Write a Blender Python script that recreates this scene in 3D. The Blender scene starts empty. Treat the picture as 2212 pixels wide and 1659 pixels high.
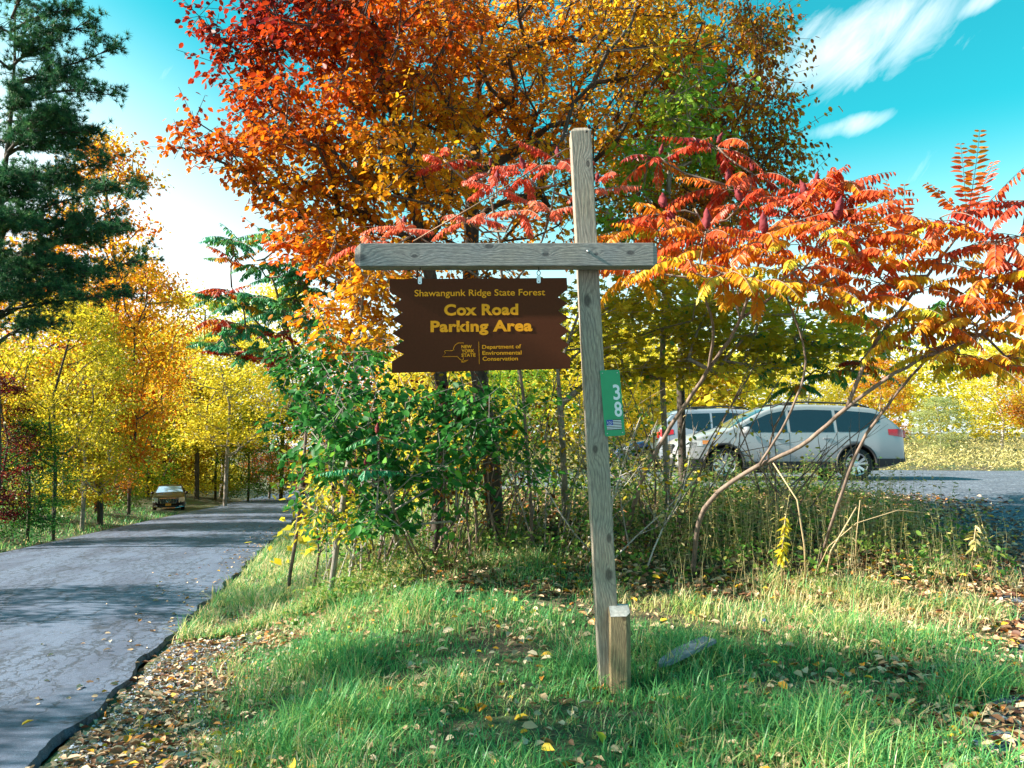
import bpy, bmesh, math, random
import numpy as np
from mathutils import Vector, Matrix
C = bpy.context.scene.collection
R = math.radians
PI = math.pi

# ------------------------------------------------------------------ camera model (pixels of a 2212 x 1659 view)
CAM = np.array([0.0, 0.0, 1.65]); PITCH = R(4.0); FP = 1725.0
FW = np.array([0, math.cos(PITCH), math.sin(PITCH)]); UP = np.array([0, -math.sin(PITCH), math.cos(PITCH)])
def ray(px, py):
    return FW + np.array([1.0, 0, 0]) * (px - 1106) / FP + UP * (829.5 - py) / FP
def at(px, py, Y):
    d = ray(px, py); return CAM + d * (Y / d[1])

# ------------------------------------------------------------------ terrain
def sst(t):
    t = np.clip(t, 0, 1); return t * t * (3 - 2 * t)
def xr(y): return -1.85 - 0.22 * np.asarray(y, float)
def zr(y): return -0.1 - 0.05 * np.clip(y, -30, 130)
RW = 6.2
LY = [-3, 3.2, 3.9, 4.6, 5.5, 7, 8.5, 10, 12.5, 13.5, 14.2, 15, 22.5]
LX = [1.2, 1.6, 2.0, 2.65, 3.3, 4.3, 4.95, 5.35, 5.7, 4.2, 1.8, -0.5, -1]
def lot_in(x, y):
    xb = np.interp(y, LY, LX)
    return sst((x - xb) / 0.5) * sst((y + 3) / 0.5) * sst((22.5 - y) / 0.6)
def h0(x, y):
    x = np.asarray(x, float); y = np.asarray(y, float)
    s = x - xr(y)
    up = 0.8 * sst((y - 5.5) / 9) + 0.022 * np.clip(y - 23, 0, 80)
    W = np.clip(1.3 + 0.28 * np.clip(y, 0, 99), 1.3, 14)
    k = sst((s - 0.15) / W)
    right = (zr(y) - 0.05) * (1 - k) + up * k
    s2 = -s - RW
    pull = sst((y - 41) / 4) * sst((60 - y) / 4)
    left = zr(y) - 0.05 + 0.4 * sst((s2 - .3 - 3.6 * pull) / 3) + 0.06 * np.clip(s2 - 3, 0, 60)
    z = np.where(s > 0, right, np.where(s2 > 0, left, zr(y) - 0.12))
    return z
def hgt(x, y):
    x = np.asarray(x, float); y = np.asarray(y, float)
    z = h0(x, y)
    s = x - xr(y)
    off = np.where(s > 0, sst(s / .8), sst((-s - RW) / .8)) * (1 - lot_in(x, y))
    n = 0.022 * np.sin(x * 2.3 + 1.3 * np.sin(y * 1.7)) * np.cos(y * 2.9 + x) + 0.03 * np.sin(x * .9 + y * 1.1) + 0.008 * np.sin(7 * x + 3 * y) * np.sin(8 * y - 2 * x)
    return z + n * off
def ghit(px, py):
    d = ray(px, py); t = 2.0
    for _ in range(4000):
        p = CAM + d * t
        if p[2] < float(hgt(p[0], p[1])): return p
        t += 0.02 + t * 0.002
    return p
def onz(x, y): return np.array([x, y, float(hgt(x, y))])

# ------------------------------------------------------------------ object helpers
def tag(o, label=None, cat=None, group=None, kind=None):
    if label: o['label'] = label
    if cat: o['category'] = cat
    if group: o['group'] = group
    if kind: o['kind'] = kind
    return o
def thing(name, label, cat, loc=(0, 0, 0), rz=0, group=None):
    o = bpy.data.objects.new(name, None); C.objects.link(o)
    o.location = Vector([float(v) for v in loc]); o.rotation_euler = (0, 0, rz); o.empty_display_size = .2
    return tag(o, label, cat, group)
def link(name, me, mat, parent=None, smooth=False):
    o = bpy.data.objects.new(name, me); C.objects.link(o)
    if mat is not None and not me.materials:
        me.materials.append(mat)
    if smooth: me.shade_smooth()
    if parent is not None: o.parent = parent
    return o
def np_mesh(name, V, loops, sizes, attrs=None):
    me = bpy.data.meshes.new(name)
    V = np.ascontiguousarray(V, dtype=np.float32); loops = np.ascontiguousarray(loops, dtype=np.int32).ravel()
    sizes = np.asarray(sizes, dtype=np.int32)
    me.vertices.add(len(V)); me.vertices.foreach_set('co', V.ravel())
    me.loops.add(len(loops)); me.loops.foreach_set('vertex_index', loops)
    st = np.zeros(len(sizes), dtype=np.int32); st[1:] = np.cumsum(sizes)[:-1]
    me.polygons.add(len(sizes)); me.polygons.foreach_set('loop_start', st)
    me.update(calc_edges=True)
    for k, a in (attrs or {}).items():
        at_ = me.attributes.new(k, 'FLOAT', 'POINT'); at_.data.foreach_set('value', np.asarray(a, dtype=np.float32))
    return me
class MB:
    def __init__(s): s.v = []; s.f = []
    def add(s, V, F):
        b = len(s.v); s.v += [tuple(float(c) for c in p) for p in V]; s.f += [tuple(i + b for i in f) for f in F]; return s
    def box(s, c, d, M=None):
        P = [np.array([(i * 2 - 1) * d[0] / 2, (j * 2 - 1) * d[1] / 2, (k * 2 - 1) * d[2] / 2]) for i in (0, 1) for j in (0, 1) for k in (0, 1)]
        if M is not None: P = [M @ p for p in P]
        return s.add([p + np.array(c) for p in P], [(0, 1, 3, 2), (4, 6, 7, 5), (0, 4, 5, 1), (2, 3, 7, 6), (0, 2, 6, 4), (1, 5, 7, 3)])
    def tube(s, pts, rad, n=6, cap=True):
        pts = [np.array(p, float) for p in pts]
        if not hasattr(rad, '__len__'): rad = [rad] * len(pts)
        V = []; F = []; u = None
        for i, p in enumerate(pts):
            t = pts[min(i + 1, len(pts) - 1)] - pts[max(i - 1, 0)]; t = t / (np.linalg.norm(t) + 1e-9)
            if u is None:
                a = np.array([1.0, 0, 0]) if abs(t[0]) < .8 else np.array([0, 1.0, 0]); u = np.cross(t, a)
            u = u - t * (u @ t); u /= np.linalg.norm(u) + 1e-9; w = np.cross(t, u)
            for k in range(n):
                an = 2 * PI * k / n; V.append(p + rad[i] * (math.cos(an) * u + math.sin(an) * w))
        for i in range(len(pts) - 1):
            for k in range(n):
                a = i * n + k; b = i * n + (k + 1) % n; F.append((a, b, b + n, a + n))
        if cap: F.append(tuple(range(n - 1, -1, -1))); F.append(tuple(range((len(pts) - 1) * n, len(pts) * n)))
        return s.add(V, F)
    def prism(s, poly, dvec):
        n = len(poly); d = np.array(dvec)
        V = [np.array(p) for p in poly] + [np.array(p) + d for p in poly]
        F = [tuple(range(n - 1, -1, -1)), tuple(range(n, 2 * n))] + [(i, (i + 1) % n, (i + 1) % n + n, i + n) for i in range(n)]
        return s.add(V, F)
    def mesh(s, name):
        me = bpy.data.meshes.new(name); me.from_pydata(s.v, [], s.f); me.update()
        bm = bmesh.new(); bm.from_mesh(me); bmesh.ops.recalc_face_normals(bm, faces=bm.faces); bm.to_mesh(me); bm.free()
        return me
    def build(s, name, mat, parent=None, smooth=False):
        return link(name, s.mesh(name), mat, parent, smooth)
def bevel(o, w, seg=2):
    m = o.modifiers.new('bevel', 'BEVEL'); m.width = w; m.segments = seg; m.limit_method = 'ANGLE'; m.angle_limit = R(30); return o

# ------------------------------------------------------------------ materials
MATS = {}
def newmat(name):
    m = bpy.data.materials.new(name); m.use_nodes = True; nt = m.node_tree; nt.nodes.clear()
    out = nt.nodes.new('ShaderNodeOutputMaterial'); b = nt.nodes.new('ShaderNodeBsdfPrincipled')
    nt.links.new(b.outputs[0], out.inputs[0]); MATS[name] = m
    return m, nt, b, out
def N(nt, t, ins=None, **props):
    n = nt.nodes.new(t)
    for k, v in props.items(): setattr(n, k, v)
    for k, v in (ins or {}).items():
        if hasattr(v, 'is_output') or isinstance(v, bpy.types.NodeSocket): nt.links.new(v, n.inputs[k])
        else: n.inputs[k].default_value = v
    return n
def ramp(nt, fac, stops, interp='LINEAR'):
    r = nt.nodes.new('ShaderNodeValToRGB'); r.color_ramp.interpolation = interp
    e = r.color_ramp.elements
    while len(e) < len(stops): e.new(.5)
    for i, (p, c) in enumerate(stops):
        e[i].position = p; e[i].color = (c[0], c[1], c[2], 1) if hasattr(c, '__len__') else (c, c, c, 1)
    nt.links.new(fac, r.inputs[0]); return r.outputs[0]
def mixc(nt, fac, a, b, mode='MIX'):
    m = nt.nodes.new('ShaderNodeMix'); m.data_type = 'RGBA'; m.blend_type = mode
    for sock, v in ((m.inputs[0], fac), (m.inputs[6], a), (m.inputs[7], b)):
        if isinstance(v, bpy.types.NodeSocket): nt.links.new(v, sock)
        elif hasattr(v, '__len__'): sock.default_value = (v[0], v[1], v[2], 1)
        else: sock.default_value = v
    return m.outputs[2]
def noise(nt, vec, scale, detail=4, rough=.55, dist=0):
    return N(nt, 'ShaderNodeTexNoise', {'Vector': vec, 'Scale': scale, 'Detail': detail, 'Roughness': rough, 'Distortion': dist}).outputs[0]
def objco(nt): return N(nt, 'ShaderNodeTexCoord').outputs['Object']
def mapping(nt, vec, scale, loc=(0, 0, 0), rot=(0, 0, 0)):
    return N(nt, 'ShaderNodeMapping', {'Vector': vec, 'Location': loc, 'Rotation': rot, 'Scale': scale}).outputs[0]
def bump(nt, b, hsock, strength=.3, dist=.01):
    bp = N(nt, 'ShaderNodeBump', {'Height': hsock, 'Strength': strength, 'Distance': dist}); nt.links.new(bp.outputs[0], b.inputs['Normal'])
def math_(nt, op, a, b=0.0, c=0.0):
    n = nt.nodes.new('ShaderNodeMath'); n.operation = op
    for i, v in enumerate((a, b, c)):
        if isinstance(v, bpy.types.NodeSocket): nt.links.new(v, n.inputs[i])
        else: n.inputs[i].default_value = v
    return n.outputs[0]
def simple(name, col, rough=.5, metal=0, spec=.5, coat=0, var=.12, nscale=14):
    m, nt, b, o = newmat(name)
    n = noise(nt, objco(nt), nscale, 4)
    a = tuple(c * (1 - var) for c in col); d = tuple(min(1, c * (1 + var)) for c in col)
    nt.links.new(ramp(nt, n, [(.3, a), (.7, d)]), b.inputs['Base Color'])
    b.inputs['Roughness'].default_value = rough; b.inputs['Metallic'].default_value = metal
    b.inputs['Specular IOR Level'].default_value = spec; b.inputs['Coat Weight'].default_value = coat
    return m
def leafmat(name, stops, trans=.56, rough=.45, spec=.35, patch=0.25, pscale=.7):
    m, nt, b, out = newmat(name)
    a = N(nt, 'ShaderNodeAttribute', attribute_name='rnd').outputs['Fac']
    n = noise(nt, objco(nt), pscale, 2)
    f = math_(nt, 'ADD', a, math_(nt, 'MULTIPLY', math_(nt, 'SUBTRACT', n, .5), patch * 2))
    c = ramp(nt, f, stops)
    nt.links.new(c, b.inputs['Base Color']); b.inputs['Roughness'].default_value = rough; b.inputs['Specular IOR Level'].default_value = spec
    tr = N(nt, 'ShaderNodeBsdfTranslucent', {'Color': c})
    mx = N(nt, 'ShaderNodeMixShader', {0: trans, 1: b.outputs[0], 2: tr.outputs[0]})
    nt.links.new(mx.outputs[0], out.inputs[0]); return m
def sc(c, k): return tuple(v * k for v in c)
RED = (.42, .028, .012); ORED = (.62, .075, .008); ORANGE = (.74, .2, .01); GOLD = (.75, .4, .015); YEL = (.78, .62, .04); OLIVE = (.3, .3, .02)
GREEN = (.06, .22, .03); DGREEN = (.02, .1, .035); TEAL = (.02, .16, .09); LIME = (.3, .45, .04); MAROON = (.14, .012, .02); PINK = (.8, .2, .12); BROWN = (.2, .07, .02)
leafmat('leaf_red', [(0, (.07, .01, .02)), (.22, sc(RED, .7)), (.45, sc(ORED, .85)), (.75, sc(ORANGE, .85)), (1, GOLD)])
leafmat('leaf_orange', [(0, ORED), (.25, ORANGE), (.55, sc(GOLD, .9)), (.8, GOLD), (1, YEL)], trans=.6)
leafmat('leaf_maple', [(0, sc(ORED, .7)), (.16, sc(ORANGE, .85)), (.42, (.75, .27, .012)), (.62, (.8, .42, .02)), (.85, YEL), (1, YEL)], trans=.64)
leafmat('leaf_gold', [(0, (.1, .03, .02)), (.22, BROWN), (.42, sc(ORANGE, .7)), (.68, sc(GOLD, .8)), (.85, OLIVE), (1, YEL)])
leafmat('leaf_olive', [(0, sc(GOLD, .8)), (.3, (.42, .38, .03)), (.6, (.62, .5, .03)), (.85, (.8, .6, .03)), (1, LIME)], trans=.62)
leafmat('leaf_yellow', [(0, OLIVE), (.25, (.6, .45, .02)), (.55, YEL), (.8, (.85, .75, .1)), (1, LIME)])
leafmat('leaf_green', [(0, (.012, .07, .02)), (.45, (.03, .16, .03)), (.75, (.07, .27, .04)), (.92, (.22, .42, .04)), (1, YEL)], trans=.4, spec=.2, rough=.5)
leafmat('leaf_lime', [(0, GREEN), (.35, (.16, .36, .03)), (.7, LIME), (1, YEL)])
leafmat('leaf_maroon', [(0, (.06, .008, .015)), (.5, MAROON), (.85, (.28, .03, .02)), (1, ORANGE)])
leafmat('leaf_pale', [(0, (.25, .32, .12)), (.5, (.45, .5, .2)), (1, (.65, .6, .25))])
leafmat('needles', [(0, (.012, .06, .03)), (.5, (.04, .15, .06)), (.85, (.12, .27, .08)), (1, (.25, .3, .08))], trans=.3, rough=.6)
leafmat('sumac_warm', [(0, MAROON), (.15, RED), (.4, (.7, .1, .03)), (.6, ORANGE), (.78, GOLD), (.9, YEL), (1, GREEN)], trans=.38, patch=.12, pscale=1.2)
leafmat('sumac_pink', [(0, RED), (.4, (.75, .1, .05)), (.75, PINK), (1, ORANGE)], trans=.35, patch=.1)
leafmat('sumac_green', [(0, RED), (.12, ORED), (.24, GOLD), (.35, (.1, .3, .05)), (.6, (.03, .24, .12)), (.85, (.08, .38, .12)), (1, YEL)], trans=.35, patch=.2)
leafmat('grass_blades', [(0, (.03, .14, .04)), (.3, (.08, .32, .1)), (.55, (.2, .5, .15)), (.74, (.48, .6, .16)), (.86, (.68, .56, .24)), (1, (.82, .68, .42))], trans=.45, rough=.4, patch=.3, pscale=1.1)
leafmat('dry_grass', [(0, (.2, .2, .05)), (.4, (.45, .38, .12)), (.8, (.65, .52, .22)), (1, (.75, .65, .35))], trans=.3)
leafmat('litter', [(0, (.08, .03, .02)), (.25, (.26, .12, .06)), (.5, (.5, .32, .18)), (.8, (.68, .52, .36)), (.93, (.6, .2, .02)), (1, (.75, .5, .03))], trans=.1, rough=.6, patch=.05)
leafmat('weeds', [(0, (.04, .12, .02)), (.3, (.1, .26, .04)), (.6, (.24, .34, .06)), (.8, (.42, .36, .1)), (1, (.7, .55, .28))], trans=.45)

def bark(name, c1, c2, sc_=30):
    m, nt, b, o = newmat(name)
    v = mapping(nt, objco(nt), (1, 1, .25)); n = noise(nt, v, sc_, 6, .7); n2 = noise(nt, objco(nt), 2.2, 3)
    c = ramp(nt, n, [(.3, c1), (.62, c2)])
    c = mixc(nt, ramp(nt, n2, [(.45, 0.0), (.7, .5)]), c, sc(c2, 1.5))
    nt.links.new(c, b.inputs['Base Color']); b.inputs['Roughness'].default_value = .85; bump(nt, b, n, .6, .01); return m
bark('bark_dark', (.018, .014, .012), (.085, .065, .05)); bark('bark_grey', (.09, .075, .06), (.3, .26, .22)); bark('bark_pale', (.2, .17, .14), (.5, .45, .4))
bark('bark_sumac', (.07, .045, .035), (.24, .17, .13), 18)

def wood(name, axis, knots, base, dark, warm):
    """weathered timber: grain along axis (0 = x, 2 = z) with ringed knots at given (across, along, radius) on the front face"""
    m, nt, b, o = newmat(name)
    co = objco(nt); sx = N(nt, 'ShaderNodeSeparateXYZ', {0: co})
    al = sx.outputs[axis]; ac = sx.outputs[2 if axis == 0 else 0]
    wob = noise(nt, mapping(nt, co, (3, 3, 3) if False else ((1.2, 6, 6) if axis == 0 else (6, 6, 1.2))), 1.6, 3)
    ph = math_(nt, 'ADD', math_(nt, 'MULTIPLY', ac, 260), math_(nt, 'MULTIPLY', wob, 34))
    kmask = None
    for (ka, kl, kr) in knots:
        dx = math_(nt, 'SUBTRACT', ac, ka); dl = math_(nt, 'MULTIPLY', math_(nt, 'SUBTRACT', al, kl), .55)
        d = math_(nt, 'SQRT', math_(nt, 'ADD', math_(nt, 'MULTIPLY', dx, dx), math_(nt, 'MULTIPLY', dl, dl)))
        e = math_(nt, 'EXPONENT', math_(nt, 'MULTIPLY', d, -1 / (kr * 1.6)))
        ph = math_(nt, 'ADD', ph, math_(nt, 'MULTIPLY', e, 26))
        mk = N(nt, 'ShaderNodeMapRange', {'Value': d, 'From Min': kr * .55, 'From Max': kr * .95, 'To Min': 1.0, 'To Max': 0.0}).outputs[0]
        kmask = mk if kmask is None else math_(nt, 'MAXIMUM', kmask, mk)
    g = math_(nt, 'SINE', ph); g = math_(nt, 'MULTIPLY_ADD', g, .5, .5)
    fine = noise(nt, mapping(nt, co, (8, 120, 120) if axis == 0 else (120, 120, 5)), 3, 5, .7)
    big = noise(nt, co, 3.5, 4)
    c = mixc(nt, ramp(nt, big, [(.35, 0.0), (.7, .8)]), base, warm)
    c = mixc(nt, math_(nt, 'MULTIPLY', math_(nt, 'POWER', g, 3), .45), c, dark)
    c = mixc(nt, ramp(nt, fine, [(.42, .65), (.6, 0.0)]), c, dark)
    if kmask is not None: c = mixc(nt, math_(nt, 'MULTIPLY', kmask, .75), c, sc(dark, .5))
    nt.links.new(c, b.inputs['Base Color']); b.inputs['Roughness'].default_value = .8; b.inputs['Specular IOR Level'].default_value = .25
    hh = math_(nt, 'ADD', math_(nt, 'MULTIPLY', fine, 1.0), math_(nt, 'MULTIPLY', g, -.35)); bump(nt, b, hh, .5, .004)
    return m
WB = (.44, .38, .32); WD = (.12, .09, .08); WW = (.52, .4, .27)
simple('sign_brown', (.095, .024, .009), .75, spec=.15, var=.08, nscale=60)
simple('sign_yellow', (1.0, .34, .01), .6, spec=.2, var=.04); simple('plate_green', (.01, .3, .12), .4, var=.06); simple('plate_white', (.78, .78, .8), .5, var=.03)
simple('flag_blue', (.02, .05, .35), .5); simple('flag_dark', (.05, .02, .03), .5)
simple('steel', (.55, .56, .57), .35, 1); simple('rust_steel', (.25, .15, .1), .6, .6); simple('dark_iron', (.03, .028, .027), .5, .5)
simple('silver_paint', (.36, .36, .37), .32, .3, coat=.4, var=.03, nscale=3); simple('silver_blue_paint', (.33, .36, .42), .36, .25, coat=.3, var=.03, nscale=3)
simple('navy_paint', (.02, .05, .12), .25, .3, coat=.8, var=.05, nscale=3); simple('brown_black_paint', (.02, .011, .01), .35, .0, spec=.2, coat=.0, var=.05, nscale=3)
simple('car_glass', (.012, .02, .03), .05, 0, 1.0, var=.05); simple('windshield_painted_sky', (.22, .36, .55), .3, .0, .5, var=.05); simple('black_plastic', (.02, .02, .022), .55, var=.1); simple('tyre_rubber', (.018, .018, .018), .8)  # sedan windshield: sky reflection painted in as a pale blue base colour
simple('alloy', (.62, .62, .62), .3, .85); simple('red_lens', (.55, .01, .015), .15, coat=1); simple('amber_lens', (.7, .22, .02), .15, coat=1)
simple('clear_lens', (.62, .64, .66), .12, .4, coat=1); simple('chrome', (.8, .8, .82), .12, 1, var=.02); simple('plate_yellow', (.7, .3, .03), .5)
simple('fruit_crimson', (.17, .008, .014), .8, var=.45, nscale=60); simple('flower_blue', (.15, .2, .7), .6)
simple('dry_stalk', (.5, .36, .2), .8, var=.25); simple('plank_grey', (.2, .21, .25), .85, var=.35, nscale=25)

# ground
m, nt, b, o = newmat('ground')
co = objco(nt); n1 = noise(nt, co, 1.3, 6, .65); n2 = noise(nt, co, 45, 6, .7); n3 = noise(nt, co, .35, 3)
c = ramp(nt, n2, [(.3, (.02, .016, .01)), (.5, (.09, .06, .035)), (.7, (.26, .18, .1))])
c = mixc(nt, ramp(nt, n1, [(.42, 0.0), (.6, .75)]), c, ramp(nt, n2, [(.35, (.015, .05, .015)), (.65, (.09, .17, .04))]))
nt.links.new(c, b.inputs['Base Color']); b.inputs['Roughness'].default_value = .95; bump(nt, b, n2, .8, .03)
# asphalt road
m, nt, b, o = newmat('asphalt')
co = objco(nt); rot = mapping(nt, co, (1, 1, 1), rot=(0, 0, R(-12.4)))
agg = noise(nt, co, 160, 3, .7); big = noise(nt, mapping(nt, rot, (1.1, .22, 1)), 1.1, 5, .6); mid = noise(nt, rot, 6, 5, .65)
base = ramp(nt, agg, [(.3, (.045, .06, .1)), (.5, (.1, .13, .21)), (.72, (.32, .37, .47))])
base = mixc(nt, ramp(nt, noise(nt, rot, 22, 5, .75), [(.4, 0.0), (.62, .55)]), base, (.07, .085, .13))
base = mixc(nt, ramp(nt, big, [(.46, 0.0), (.6, .6)]), base, (.05, .058, .1))
wv = N(nt, 'ShaderNodeVectorMath', {0: mapping(nt, rot, (1.6, .55, 1)), 1: N(nt, 'ShaderNodeCombineXYZ', {0: math_(nt, 'MULTIPLY', mid, .5), 1: math_(nt, 'MULTIPLY', noise(nt, rot, 4, 4), .5)}).outputs[0]}, operation='ADD').outputs[0]
vor = N(nt, 'ShaderNodeTexVoronoi', {'Vector': wv, 'Scale': 1.3}, feature='DISTANCE_TO_EDGE').outputs['Distance']
vor2 = N(nt, 'ShaderNodeTexVoronoi', {'Vector': wv, 'Scale': 4.5}, feature='DISTANCE_TO_EDGE').outputs['Distance']
cr = math_(nt, 'MULTIPLY', ramp(nt, vor, [(.0, 1.0), (.04, 0.0)]), ramp(nt, noise(nt, rot, .8, 3), [(.4, 0.0), (.5, 1.0)]))
cr2 = math_(nt, 'MULTIPLY', ramp(nt, vor2, [(.0, 1.0), (.08, 0.0)]), ramp(nt, noise(nt, mapping(nt, rot, (1, .35, 1)), .9, 3), [(.42, 0.0), (.5, 1.0)]))
crack = math_(nt, 'MAXIMUM', cr, cr2)
base = mixc(nt, math_(nt, 'MULTIPLY', crack, .85), base, (.012, .014, .022))
nt.links.new(base, b.inputs['Base Color']); b.inputs['Roughness'].default_value = .72
bump(nt, b, math_(nt, 'SUBTRACT', agg, crack), .5, .008)
# gravel lot
m, nt, b, o = newmat('lot_gravel')
co = objco(nt); v = N(nt, 'ShaderNodeTexVoronoi', {'Vector': co, 'Scale': 38.0}); n = noise(nt, co, 1.2, 5)
c = ramp(nt, N(nt, 'ShaderNodeSeparateXYZ', {0: v.outputs['Color']}).outputs[0], [(0, (.04, .05, .075)), (.6, (.1, .115, .155)), (1, (.26, .28, .33))])
c = mixc(nt, ramp(nt, n, [(.4, 0.0), (.7, .5)]), c, (.04, .045, .06))
nt.links.new(c, b.inputs['Base Color']); b.inputs['Roughness'].default_value = .85; bump(nt, b, v.outputs['Distance'], .6, .01)

M = MATS

# ------------------------------------------------------------------ ground, road, lot
def grid_mesh(name, X, Y, Z):
    ny, nx = X.shape
    V = np.stack([X, Y, Z], -1).reshape(-1, 3)
    i = np.arange(ny - 1)[:, None] * nx + np.arange(nx - 1)[None, :]
    F = np.stack([i, i + 1, i + nx + 1, i + nx], -1).reshape(-1, 4)
    return np_mesh(name, V, F, np.full(len(F), 4))
sarr = np.concatenate([[-500, -300, -180, -120, -80, -60, -45, -35, -28, -22, -18, -15, -13, -11.5, -10.3, -9.4, -8.6, -8, -7.5, -7.1, -6.8, -6.5, -6.3, -6.2, -6.0, -4.5, -3, -1.5, -.2, 0, .02], np.arange(.12, 14, .12), np.arange(14.5, 24, .5), [25, 27, 30, 34, 40, 48, 60, 80, 110, 150, 220, 350, 550]])
yarr = np.concatenate([[-200, -100, -60, -40, -25, -15, -10, -6, -3, -1], np.arange(0, 2.4, .4), np.arange(2.4, 16, .14), np.arange(16, 30, .5), np.arange(30, 60, 1.5), [62, 66, 72, 80, 90, 100, 110, 120, 130, 150, 180, 230, 300, 420, 600]])
S, Y = np.meshgrid(sarr, yarr); X = xr(Y) + S
Z = hgt(X, Y) - 0.035 * lot_in(X, Y)
tag(link('ground', grid_mesh('ground', X, Y, Z), M['ground'], smooth=True), kind='structure')
ys = np.concatenate([np.arange(-25, 3, .5), np.arange(3, 18, .09), np.arange(18, 40, .5), np.arange(40, 132, 2)]); ss = np.array([-RW, -RW, -5.4, -4, -3, -2, -1, -.4, 0, 0])
Sx, Yy = np.meshgrid(ss, ys); rs = np.random.RandomState(3)
jit = np.interp(np.arange(len(ys)), np.arange(len(ys)), (rs.uniform(-.012, .012, len(ys)) + .04 * np.sin(ys * 2.1) + .03 * np.sin(ys * 5.3)))[:, None] * (np.abs(Sx) < .01)
Xx = xr(Yy) + Sx + jit; Zz = zr(Yy) + 0.05 * (1 - ((Sx + 3.1) / 3.1) ** 2); Zz[:, 0] -= .14; Zz[:, -1] -= .07
Xx[:, -1] += .02; Xx[:, 0] -= .02
road_ = tag(link('road', grid_mesh('road', Xx, Yy, Zz), M['asphalt']), kind='structure'); road_.data.shade_flat()
ly = np.concatenate([np.arange(-3, 22.6, .3)]); u = np.linspace(0, 1, 60) ** 1.6
U, Yy = np.meshgrid(u, ly); xb = np.interp(Yy, LY, LX); Xx = xb + (34 - xb) * U
tag(link('parking_lot', grid_mesh('parking_lot', Xx, Yy, hgt(Xx, Yy) + .006), M['lot_gravel'], smooth=True), kind='structure')

# ------------------------------------------------------------------ leaves
OVAL = (np.array([(0, 0, 0), (.25, .2, .05), (.3, .6, .06), (0, 1, -.05), (-.3, .6, .06), (-.25, .2, .05)], float), [(0, 1, 2, 3), (0, 3, 4, 5)])
LANCE = (np.array([(0, 0, 0), (.15, .28, .03), (.12, .68, .03), (0, 1, -.04), (-.12, .68, .03), (-.15, .28, .03)], float), [(0, 1, 2, 3), (0, 3, 4, 5)])
QUAD = (np.array([(0, 0, 0), (.33, .45, .06), (0, 1, 0), (-.33, .45, .06)], float), [(0, 1, 2, 3)])
MAPLE = (np.array([(0, 0, 0), (.18, .12, 0), (.5, .2, .03), (.34, .4, .02), (.5, .72, .05), (.2, .62, .02), (0, 1, 0), (-.2, .62, .02), (-.5, .72, .05), (-.34, .4, .02), (-.5, .2, .03), (-.18, .12, 0)], float), [tuple(range(12))])
def leaf_arr(P, size, rng, tmpl, droop=(.0, .9), tilt=.45, az=None):
    n = len(P); T, F = tmpl
    th = rng.uniform(0, 2 * PI, n) if az is None else az
    ph = rng.uniform(droop[0], droop[1], n)
    a = np.stack([np.cos(th) * np.cos(ph), np.sin(th) * np.cos(ph), -np.sin(ph)], -1)
    up = np.array([0, 0, 1.0]) + tilt * rng.normal(size=(n, 3)); nn = up - (up * a).sum(-1, keepdims=True) * a
    nn /= np.linalg.norm(nn, axis=-1, keepdims=True) + 1e-9; s = np.cross(a, nn)
    sz = np.broadcast_to(size, (n,))[:, None, None]
    V = P[:, None, :] + sz * (T[None, :, 0:1] * s[:, None] + T[None, :, 1:2] * a[:, None] + T[None, :, 2:3] * nn[:, None])
    return V.reshape(-1, 3)
def leaf_mesh(name, P, size, rng, tmpl, rnd=None, **kw):
    V = leaf_arr(P, size, rng, tmpl, **kw); k = len(tmpl[0]); n = len(P)
    base = np.arange(n)[:, None] * k; L = []; sizes = []
    flat = np.concatenate([np.array(f) for f in tmpl[1]])
    L = (base + flat[None, :]).ravel(); sizes = np.tile([len(f) for f in tmpl[1]], n)
    if rnd is None: rnd = rng.uniform(0, 1, n)
    return np_mesh(name, V, L, sizes, {'rnd': np.repeat(np.clip(rnd, 0, 1), k)})

def skeleton(trunk, targets, rng, step=.35, rise=.5):
    """join every cluster point to the nearest suitable point of the growing branch set"""
    tp = [np.array(p, float) for p in trunk]; nodes = []; par = []
    for i in range(len(tp) - 1):
        k = max(2, int(np.linalg.norm(tp[i + 1] - tp[i]) / step))
        for j in range(k):
            par.append(len(nodes) - 1); nodes.append(tp[i] + (tp[i + 1] - tp[i]) * j / k)
    par.append(len(nodes) - 1); nodes.append(tp[-1]); nt_ = len(nodes)
    start = max(1, int(nt_ * .25))
    T = sorted(targets, key=lambda t: min(np.linalg.norm(t - nodes[i]) for i in range(start, nt_)))
    ends = {}
    for t in T:
        A = np.array(nodes[start:]); d = t - A; dist = np.linalg.norm(d, axis=1); hor = np.linalg.norm(d[:, :2], axis=1)
        cost = dist + 1.6 * np.clip(A[:, 2] + rise * hor - t[2], 0, None)
        i = int(np.argmin(cost)) + start; p0 = nodes[i]; L = np.linalg.norm(t - p0)
        k = max(1, int(L / step)); last = i; side = rng.normal(size=3) * L * .07
        for j in range(1, k + 1):
            f = j / k; p = p0 + (t - p0) * f + side * math.sin(PI * f) + np.array([0, 0, -L * .1 * math.sin(PI * f)])
            par.append(last); last = len(nodes); nodes.append(p)
        ends[tuple(t)] = last
    skeleton.ends = ends
    return nodes, par, nt_
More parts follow.
